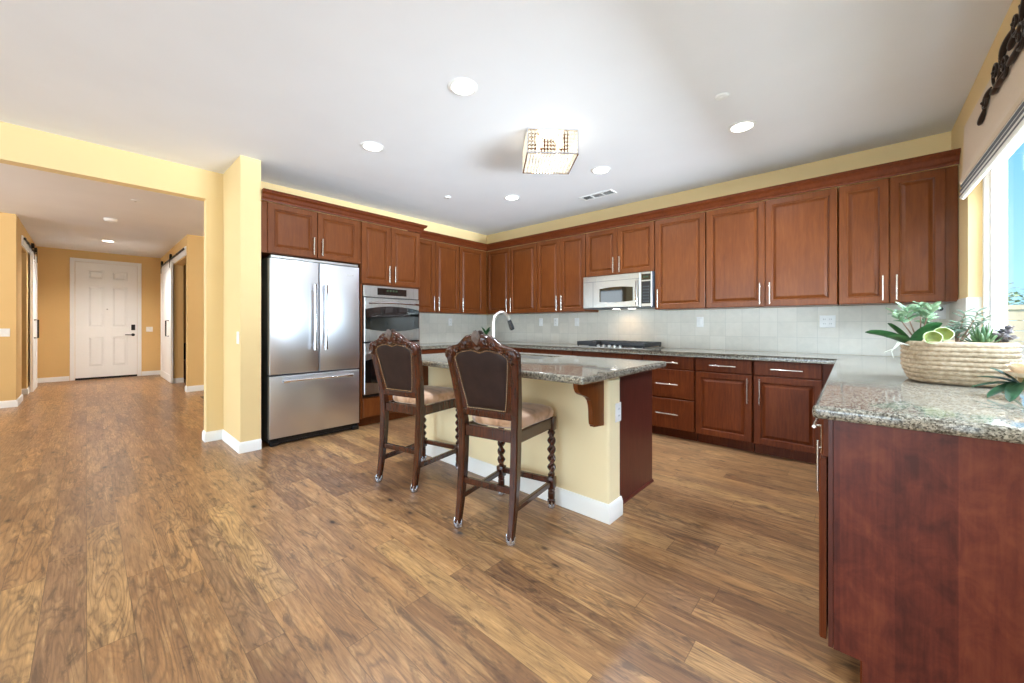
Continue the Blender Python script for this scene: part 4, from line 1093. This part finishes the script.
def barn_door(name, F, u0, u1, tu0, tu1, hu, n_roll):
    """F: u along the wall, w out of the wall"""
    c = F((u0 + u1) / 2, 0.0, 0.05); t = struct_root(name, tuple(c)); zt = 2.47
    m = MB(); fbox(m, F, u0, u1, 0.012, zt, 0.022, 0.048, 0.001)
    def rail(a, b, c, d): fbox(m, F, a, b, c, d, 0.0475, 0.058, 0.002)
    rail(u0, u0 + 0.12, 0.012, zt); rail(u1 - 0.12, u1, 0.012, zt)
    for c, d in ((0.012, 0.16), (zt - 0.13, zt)): rail(u0 + 0.12, u1 - 0.12, c, d)
    leaf = m.build('door_leaf', 'trim_paint', t, smooth=0.3)
    m = MB(); zc = 1.12
    m.tube([F(hu, zc - 0.16, 0.0585), F(hu, zc - 0.16, 0.105), F(hu, zc + 0.16, 0.105), F(hu, zc + 0.16, 0.0585)], 0.012, 8); m.build('pull_handle', 'black_metal', leaf)
    m = MB(); fbox(m, F, tu0, tu1, 2.44, 2.60, 0.0005, 0.018, 0.002); setlab(m.build('header_board', 'trim_paint', t), 'white header board')
    m = MB(); fbox(m, F, tu0 + 0.02, tu1 - 0.02, 2.535, 2.575, 0.03, 0.037, 0.001)
    k = 5
    for i in range(k):
        u = tu0 + 0.08 + (tu1 - tu0 - 0.16) * i / (k - 1); m.cyl(F(u, 2.555, 0.0185), F(u, 2.555, 0.046), 0.014, 8)
    m.build('track', 'black_metal', t)
    for u in (u0 + 0.14, u1 - 0.14):
        m = MB(); m.cyl(F(u, 2.60, 0.028), F(u, 2.60, 0.062), 0.045, 18); fbox(m, F, u - 0.02, u + 0.02, 2.36, 2.62, 0.0585, 0.066, 0.001); m.build('roller', 'black_metal', t)
barn_door('door_2', lambda u, v, w: Vector((u, -0.687 + w, v)), -11.63, -10.78, -11.75, -9.75, -10.92, 3)
barn_door('door_3', lambda u, v, w: Vector((u, 1.2 - w, v)), -11.95, -10.33, -12.1, -8.95, -10.62, 3)
# things glimpsed in the side room
t = thing('side_room_chair', 'dark red chair with a pale blue cushion, glimpsed through the right hall doorway', 'chair', (-10.75, 1.62, 0))
m = MB(); m.box(-11.05, -10.50, 1.42, 1.85, 0.001, 0.42, 0.03); m.build('seat', 'room_red', t)
m = MB(); m.box(-11.05, -10.95, 1.42, 1.85, 0.42, 0.80, 0.03); m.build('backrest', 'black_plastic', t)
m = MB(); m.box(-10.93, -10.78, 1.45, 1.82, 0.43, 0.95, 0.05, 3); tag(m.build('cushion', 'room_blue'), 'pale blue cushion on the dark red chair in the side room', 'cushion')
t = thing('floor_register', 'dark metal floor register in the hall floor just past the wall opening', 'floor vent', (-7.95, 1.33, 0))
m = MB(); m.box(-8.1, -7.8, 1.26, 1.40, 0.0006, 0.006, 0.001); m.build('register_plate', 'black_metal', t)
for k in range(6):
    m = MB(); m.box(-8.08, -7.82, 1.272 + k * 0.02, 1.282 + k * 0.02, 0.0062, 0.009); m.build('louver', 'bronze', t)

# ------------------------------------------------------------------ window dressing
def roman_shade():
    t = thing('roman_shade', 'beige fabric valance with black-striped lower folds over the kitchen window', 'window shade', (0.5, 2.6, 2.2))
    Y0, Y1 = 1.05, 3.90; n = 60
    m = MB(); rows = []
    for prof in ((0.546, 2.50), (0.512, 2.50), (0.510, 2.42), (0.508, 2.30), (0.505, 2.22), (0.499, 2.165), (0.490, 2.150), (0.487, 2.135), (0.495, 2.122), (0.546, 2.15)):
        rows.append([(prof[0], Y0 + (Y1 - Y0) * i / n, prof[1] - 0.012 * math.sin(PI * i / n)) for i in range(n + 1)])
    m.grid(rows, close_v=True)
    m.build('fabric_panel', 'beige_fabric', t, smooth=0.8)
    # three stacked soft folds of striped lining
    b = bmesh.new(); uvl = b.loops.layers.uv.new('UVMap'); prof = []
    for k in range(3):
        z = 2.125 - 0.036 * k; x = 0.506 - 0.003 * k
        prof += [(x, z), (x - 0.014, z - 0.015), (x - 0.012, z - 0.027), (x - 0.002, z - 0.036)]
    V = [[b.verts.new((x, Y0 + 0.01 + (Y1 - Y0 - 0.03) * i / n, z - 0.012 * math.sin(PI * i / n))) for i in range(n + 1)] for x, z in prof]
    B = [[b.verts.new((x + 0.012, Y0 + 0.01 + (Y1 - Y0 - 0.03) * i / n, z - 0.012 * math.sin(PI * i / n))) for i in range(n + 1)] for x, z in prof]
    q = len(prof)
    for j in range(q - 1):
        for i in range(n):
            for G in (V, B):
                f = b.faces.new([G[j][i], G[j][i + 1], G[j + 1][i + 1], G[j + 1][i]])
                for lp, (jj, ii) in zip(f.loops, ((j, i), (j, i + 1), (j + 1, i + 1), (j + 1, i))): lp[uvl].uv = (ii / n, jj / (q - 1) * 1.0)
    for i in range(n):
        b.faces.new([V[0][i], V[0][i + 1], B[0][i + 1], B[0][i]]); b.faces.new([V[-1][i], V[-1][i + 1], B[-1][i + 1], B[-1][i]])
    for e in (0, n):
        for j in range(q - 1): b.faces.new([V[j][e], V[j + 1][e], B[j + 1][e], B[j][e]])
    bmesh.ops.recalc_face_normals(b, faces=b.faces)
    for v in b.verts: v.co -= OFF[t.name]
    me = bpy.data.meshes.new('striped_folds'); b.to_mesh(me); b.free(); me.materials.append(MATS['striped_fabric']); me.polygons.foreach_set('use_smooth', [True] * len(me.polygons))
    o = bpy.data.objects.new('striped_folds', me); COL.objects.link(o); o.parent = t; setlab(o, 'white folds with black stripes')
roman_shade()
def scroll_ornament():
    m = MB(); X = 0.497
    def spiral(cy, cz, r, a0, turns, d, th=0.0075):
        pts = []; rad = []
        for k in range(30):
            f = k / 29; a = a0 + d * turns * 2 * PI * f; q = r * (1 - 0.8 * f)
            pts.append((X - 0.008 * f, cy + q * math.cos(a), cz + q * math.sin(a))); rad.append(th * (1 - 0.35 * f))
        m.tube(pts, rad, 8); m.ball((X - 0.01, cy, cz), th * 1.25, 8, 6)
    def leafp(p0, p1, p2, th=0.0095):
        a, b, c = [Vector((X, *p)) for p in (p0, p1, p2)]; pts = [(a * (1 - f) ** 2 + b * 2 * f * (1 - f) + c * f * f) for f in [k / 10 for k in range(11)]]
        m.tube(pts, [0.004 + th * math.sin(PI * min(1, (k / 10) ** 0.7)) for k in range(11)], 8)
    for s in (1, -1):
        C = 2.25
        q = lambda y: C + s * (y - C)
        for cy, cz, r, a0, tn, d in ((3.22, 2.375, 0.035, 2.0, 1.2, 1), (2.99, 2.425, 0.075, 2.6, 1.5, 1), (2.84, 2.385, 0.05, -1.0, 1.4, -1), (2.66, 2.475, 0.065, 2.4, 1.4, 1), (2.60, 2.395, 0.06, -0.8, 1.4, -1), (2.44, 2.50, 0.07, 2.2, 1.5, 1)):
            spiral(q(cy), cz, r, a0 if s > 0 else PI - a0, tn, d * s)
        for a, b, c in (((3.37, 2.312), (3.31, 2.32), (3.20, 2.36)), ((3.26, 2.345), (3.20, 2.42), (3.10, 2.40)), ((3.10, 2.37), (3.02, 2.33), (2.90, 2.37)), ((3.03, 2.36), (2.92, 2.345), (2.80, 2.36)), ((2.92, 2.44), (2.86, 2.50), (2.74, 2.49)),
                        ((2.80, 2.36), (2.70, 2.35), (2.58, 2.37)), ((2.78, 2.42), (2.72, 2.44), (2.62, 2.44)), ((2.60, 2.45), (2.54, 2.52), (2.42, 2.54)), ((2.56, 2.36), (2.46, 2.37), (2.30, 2.42)), ((2.50, 2.43), (2.40, 2.46), (2.27, 2.50))):
            leafp((q(a[0]), a[1]), (q(b[0]), b[1]), (q(c[0]), c[1]))
    tag(m.build('scroll_ornament', 'bronze', smooth=0.9), 'dark bronze scrollwork ornament mounted above the window valance', 'wall ornament')
scroll_ornament()

# ------------------------------------------------------------------ plants
def blade(m, base, tip, width, bend=(0, 0, 0.02), thick=0.003, n=8, fold=0.25, wpow=0.8, roll=0.0):
    """a thick pointed leaf from base to tip"""
    a, c = Vector(base), Vector(tip); b = (a + c) / 2 + Vector(bend); rows = []
    for k in range(n + 1):
        f = k / n; p = a * (1 - f) ** 2 + b * 2 * f * (1 - f) + c * f * f
        d = ((b - a) * (1 - f) + (c - b) * f).normalized(); s = d.cross(Vector((0, 0, 1)))
        s = s.normalized() if s.length > 1e-3 else Vector((1, 0, 0)); u = s.cross(d).normalized()
        if roll: s, u = s * math.cos(roll) + u * math.sin(roll), u * math.cos(roll) - s * math.sin(roll)
        w = width * (0.25 + 0.75 * math.sin(PI * min(0.98, 0.12 + 0.86 * f)) ** wpow) * (1 if f < 0.97 else 0.3)
        t = thick * (1 - 0.5 * f)
        rows.append([p + s * w + u * w * fold, p + s * w * 0.5 + u * (w * fold * 0.35 + t), p + u * t, p - s * w * 0.5 + u * (w * fold * 0.35 + t), p - s * w + u * w * fold, p - s * w * 0.5 + u * (w * fold * 0.35 - t), p - u * t, p + s * w * 0.5 + u * (w * fold * 0.35 - t)])
    m.grid(rows, close_u=True, cap=True)

BX, BY = 0.338, 2.78
def planter():
    t = thing('planter_bowl', 'oval woven rope planter bowl full of succulents on the window counter', 'planter', (BX, BY, 0.9145))
    m = MB(); rows = []; n = 200; nrow = 9; z0, z1 = 0.916, 1.108
    for i in range(nrow * 8 + 1):
        f = i / (nrow * 8); z = z0 + (z1 - z0) * f
        prof = 0.80 + 0.20 * min(1, (f / 0.38)) ** 0.5 if f < 0.38 else 1.0 - 0.02 * max(0, (f - 0.8) / 0.2)
        ph = f * nrow; bump = abs(math.sin(PI * ph)) ** 0.7; r_ = []
        for k in range(n):
            th = 2 * PI * k / n; c, s = math.cos(th), math.sin(th); e = 0.72
            ux, uy = math.copysign(abs(c) ** e, c), math.copysign(abs(s) ** e, s)
            tw = 0.5 + 0.5 * math.sin(th * 52 + (ph % 1.0) * 3.0)
            rr = prof * (1 - 0.022 * (1 - bump) + 0.012 * tw * bump)
            r_.append((BX + 0.183 * ux * rr, BY + 0.205 * uy * rr, z))
        rows.append(r_)
    inner = lambda s, z: [(BX + (x - BX) * s, BY + (y - BY) * s, z) for x, y, _ in rows[-1]]
    rows += [inner(0.97, z1 + 0.003), inner(0.93, z1), inner(0.92, z1 - 0.03), inner(0.02, z1 - 0.03)]
    m.grid(rows, close_u=True, cap=True); m.build('bowl', 'rope', t, smooth=1.2)
    m = MB(); m.lathe([(0.9 * 0.16, 1.0785), (0.9 * 0.16, 1.084), (0.08, 1.088), (0.001, 1.090)], (BX, BY, 0), 30, 1.02, 1.15); m.build('soil', 'soil', t)
planter()
ZS = 1.086
# orchid
t = thing('orchid', 'orchid with broad dark green strap leaves at the left end of the planter bowl', 'plant', (0.20, 2.70, ZS + 0.004))
m = MB()
for tip, w, bd, ro in (((0.020, 2.66, 1.150), 0.022, (0, 0, 0.035), -0.75), ((0.095, 2.62, 1.128), 0.020, (0, 0, 0.03), -0.6), ((0.105, 2.74, 1.195), 0.020, (0, 0, 0.015), -0.9), ((0.285, 2.68, 1.195), 0.026, (-0.02, 0, 0.02), 0.9)):
    blade(m, (0.19, 2.70, ZS + 0.004), tip, w, bd, 0.003, 10, 0.15, 0.6, ro)
m.build('leaf', 'leaf_dark', t)
m = MB()
for pts in ([(0.185, 2.68, ZS), (0.135, 2.60, 1.105), (0.112, 2.58, 1.06), (0.118, 2.575, 1.03)], [(0.185, 2.67, ZS), (0.14, 2.585, 1.10), (0.122, 2.57, 1.075), (0.088, 2.57, 1.055)]): m.tube(pts, 0.0022, 6)
setlab(m.build('aerial_root', 'root_pale', t), 'thin pale aerial root')
# branching succulents: stem + pointed leaves
def sprig(name, label, base, branches, mat, n_leaf, ll, lw, seed, group=None, stem='stem_brown', f0=0.35):
    t = thing(name, label, 'plant', (*base[:2], ZS + 0.004), group=group); rr = random.Random(seed)
    ms, ml = MB(), MB()
    for tip in branches:
        a, c = Vector(base), Vector(tip); b = (a + c) / 2 + Vector((rr.uniform(-.015, .015), rr.uniform(-.015, .015), 0.02))
        P = lambda f: a * (1 - f) ** 2 + b * 2 * f * (1 - f) + c * f * f
        ms.tube([P(k / 8) for k in range(9)], [0.0042 - 0.0025 * k / 8 for k in range(9)], 6)
        for k in range(n_leaf):
            f = f0 + (1 - f0) * k / (n_leaf - 1); p = P(f); az = k * 2.4 + rr.uniform(-.3, .3); L = ll * rr.uniform(0.75, 1.15)
            blade(ml, p, p + Vector((math.cos(az) * L, math.sin(az) * L, L * rr.uniform(0.1, 0.75))), lw, (0, 0, 0.005), 0.0028, 5, 0.15, 0.8, rr.uniform(-0.9, 0.9))
    ms.build('stem', stem, t); ml.build('leaf', mat, t)
sprig('jade_succulent', 'tall pale bluish-green succulent sprig reaching up before the corner cabinet', (0.215, 2.72, ZS), [(0.165, 2.70, 1.27), (0.215, 2.70, 1.285), (0.13, 2.70, 1.245), (0.255, 2.68, 1.275), (0.245, 2.72, 1.225)], 'leaf_jade', 13, 0.040, 0.0095, 3, f0=0.66)
sprig('grey_succulent', 'grey-green needle-leaved succulent on brown stems in the middle of the planter', (0.335, 2.74, ZS), [(0.36, 2.72, 1.245), (0.40, 2.72, 1.25), (0.34, 2.74, 1.20), (0.315, 2.70, 1.17), (0.425, 2.74, 1.22)], 'leaf_grey', 14, 0.032, 0.0045, 5)
sprig('purple_succulent', 'greyish purple small-leaved succulent at the window end of the planter', (0.455, 2.72, ZS), [(0.47, 2.68, 1.155), (0.49, 2.72, 1.165), (0.45, 2.66, 1.14), (0.485, 2.66, 1.125)], 'leaf_purple', 13, 0.026, 0.010, 8)
t = thing('spiky_succulent', 'upright spiky green succulent right of the grey sprig', 'plant', (0.40, 2.66, ZS + 0.004)); m = MB(); rr = random.Random(4)
for k in range(26):
    a = k * 2.4; q = 0.015 + 0.04 * k / 26; hgt = 0.11 * (1 - 0.7 * k / 26)
    blade(m, (0.40, 2.66, ZS + 0.002), (0.40 + math.cos(a) * q * 1.3, 2.66 + math.sin(a) * q, ZS + hgt), 0.008, (math.cos(a) * 0.012, math.sin(a) * 0.012, 0), 0.003, 6, 0.25)
m.build('leaf', 'leaf_spiky', t)
def cup(label, c, r, tilt, seed):
    t = thing('cup_succulent', label, 'plant', (*c[:2], ZS + 0.004), group='round cup succulents in the planter'); rows = []; n = 40
    M = Matrix.Rotation(tilt, 3, 'X'); m = MB()
    wob = lambda a, q: r * q * (1 + 0.02 * math.sin(5 * a + seed))
    pt = lambda a, q, z: Vector(c) + M @ Vector((wob(a, q) * math.cos(a), wob(a, q) * math.sin(a), r * z + 0.06 * r * q * math.sin(3 * a + seed)))
    for q, z in ((0.08, -0.75), (0.5, -0.62), (0.85, -0.25), (1.0, 0.1), (0.95, 0.12), (0.78, -0.22), (0.45, -0.5), (0.06, -0.6)):
        rows.append([pt(2 * PI * k / n, q, z) for k in range(n)])
    m.grid(rows, close_u=True, cap=True); lf = m.build('leaf', 'leaf_cup', t)
    m = MB(); V = []
    for k in range(n):
        a = 2 * PI * k / n; V.append([pt(a, 0.99 + 0.07 * math.cos(b), 0.13 + 0.07 * math.sin(b)) for b in [2 * PI * j / 8 for j in range(8)]])
    m.grid(V, close_u=True, close_v=True); setlab(m.build('rim', 'leaf_cup_rim', lf), 'pale rolled rim')
    m = MB(); e = Vector(c) + M @ Vector((0, 0, -0.74 * r)); m.tube([(e.x, e.y + 0.004, ZS), e], 0.004, 6); m.build('stem', 'leaf_spiky', t)
cup('round yellow-green cup-shaped succulent, lower left of the pair at the planter rim', (0.247, 2.600, 1.128), 0.030, 1.25, 0.3)
cup('round pale green cup-shaped succulent, upper right of the pair at the planter rim', (0.284, 2.640, 1.144), 0.032, 1.15, 1.9)
# flower lying at the right edge of the window counter
t = thing('flower', 'cream peach flower with dark green leaves at the right edge of the window counter', 'flower', (0.414, 2.33, 0.9145)); m = MB(); rr = random.Random(12)
c = Vector((0.449, 2.30, 0.995))
for ring, nq, L, up in ((0, 5, 0.055, 0.95), (1, 6, 0.072, 0.6), (2, 7, 0.085, 0.2)):
    for k in range(nq):
        a = 2 * PI * k / nq + ring * 0.5
        blade(m, c, c + Vector((math.cos(a) * L * 0.62, math.sin(a) * L, L * up)), 0.032, (0, 0, -0.012), 0.0015, 7, 0.45, 0.6)
m.build('petal', 'petal', t)
m = MB(); m.ball((0.449, 2.30, 1.0), 0.012, 10, 8); m.build('stamen', 'leaf_cup', t)
m = MB()
for tip, w in (((0.339, 2.335, 0.985), 0.016), ((0.319, 2.30, 0.945), 0.017), ((0.349, 2.23, 0.918), 0.019), ((0.389, 2.17, 0.917), 0.020), ((0.374, 2.36, 1.02), 0.010)):
    blade(m, (0.434, 2.31, 0.972), tip, w, (0, 0, 0.012), 0.0018, 10, 0.3)
m.build('leaf', 'leaf_flower', t)
m = MB(); m.tube([(0.449, 2.30, 0.99), (0.444, 2.34, 0.95), (0.434, 2.46, 0.922), (0.424, 2.52, 0.920)], 0.0045, 8); m.build('stem', 'leaf_spiky', t)
# small plant in the far corner
t = thing('corner_plant', 'small dark green potted plant in the far counter corner behind the faucet', 'plant', (-4.40, 4.25, 0.9145))
m = MB(); m.lathe([(0.045, 0), (0.065, 0.10), (0.068, 0.11), (0.06, 0.11), (0.056, 0.095), (0.001, 0.094)], (-4.40, 4.25, 0.9145), 20); m.build('pot', 'white_plastic', t)
m = MB(); rr = random.Random(2)
for k in range(16):
    a = k * 2.4; L = 0.05 + 0.05 * rr.random()
    blade(m, (-4.40, 4.25, 1.0085), (-4.40 + math.cos(a) * L, 4.25 + math.sin(a) * L, 1.06 + 0.10 * rr.random()), 0.024, (0, 0, 0.06), 0.002, 7, 0.2)
m.build('leaf', 'leaf_dark', t)

# ------------------------------------------------------------------ outside the kitchen window
m = MB(); m.box(0.76, 16, -4, 22, -0.25, -0.12); struct('ground_outside', m, 'ground_out', smooth=0)
t = thing('garden_wall', 'beige block garden wall seen through the window', 'wall', (7, 12.1, -0.12))
m = MB()
for i in range(22):
    for j in range(8): m.box(0.9 + i * 0.6, 1.492 + i * 0.6, 12.0, 12.2, -0.12 + j * 0.2, 0.072 + j * 0.2, 0.006, 1)
m.build('blocks', 'garden_block', t)
m = MB(); m.box(0.88, 14.1, 11.97, 12.23, 1.482, 1.575, 0.01); m.build('wall_cap', 'garden_block', t)
def tree(x, y, zt, label, seed):
    t = thing('tree', label, 'tree', (x, y, -0.12)); rr = random.Random(seed); r = 0.9
    m = MB(); m.tube([(x, y, -0.12), (x + 0.05, y, 0.6), (x, y, zt - 0.7)], [0.09, 0.07, 0.04], 8); m.build('trunk', 'tree_bark', t)
    m = MB()
    for k in range(1500):
        u, v, w = rr.gauss(0, 0.42), rr.gauss(0, 0.42), rr.gauss(0, 0.26); p = Vector((x + u, y + v, zt - 0.55 + w)); a = rr.random() * 2 * PI
        d = Vector((math.cos(a), math.sin(a), rr.uniform(-.5, .6))) * 0.12; s = d.cross(Vector((0, 0, 1))).normalized() * 0.04
        vs = [m.bm.verts.new(q) for q in (p, p + d * 0.5 + s, p + d, p + d * 0.5 - s)]; m.bm.faces.new(vs)
    m.build('foliage', 'tree_leaf', t, smooth=0)
tree(2.25, 14.0, 2.05, 'leafy tree just beyond the garden wall, at the left side of the window view', 1)
tree(5.6, 14.4, 2.2, 'leafy tree beyond the garden wall, further right in the window', 2)
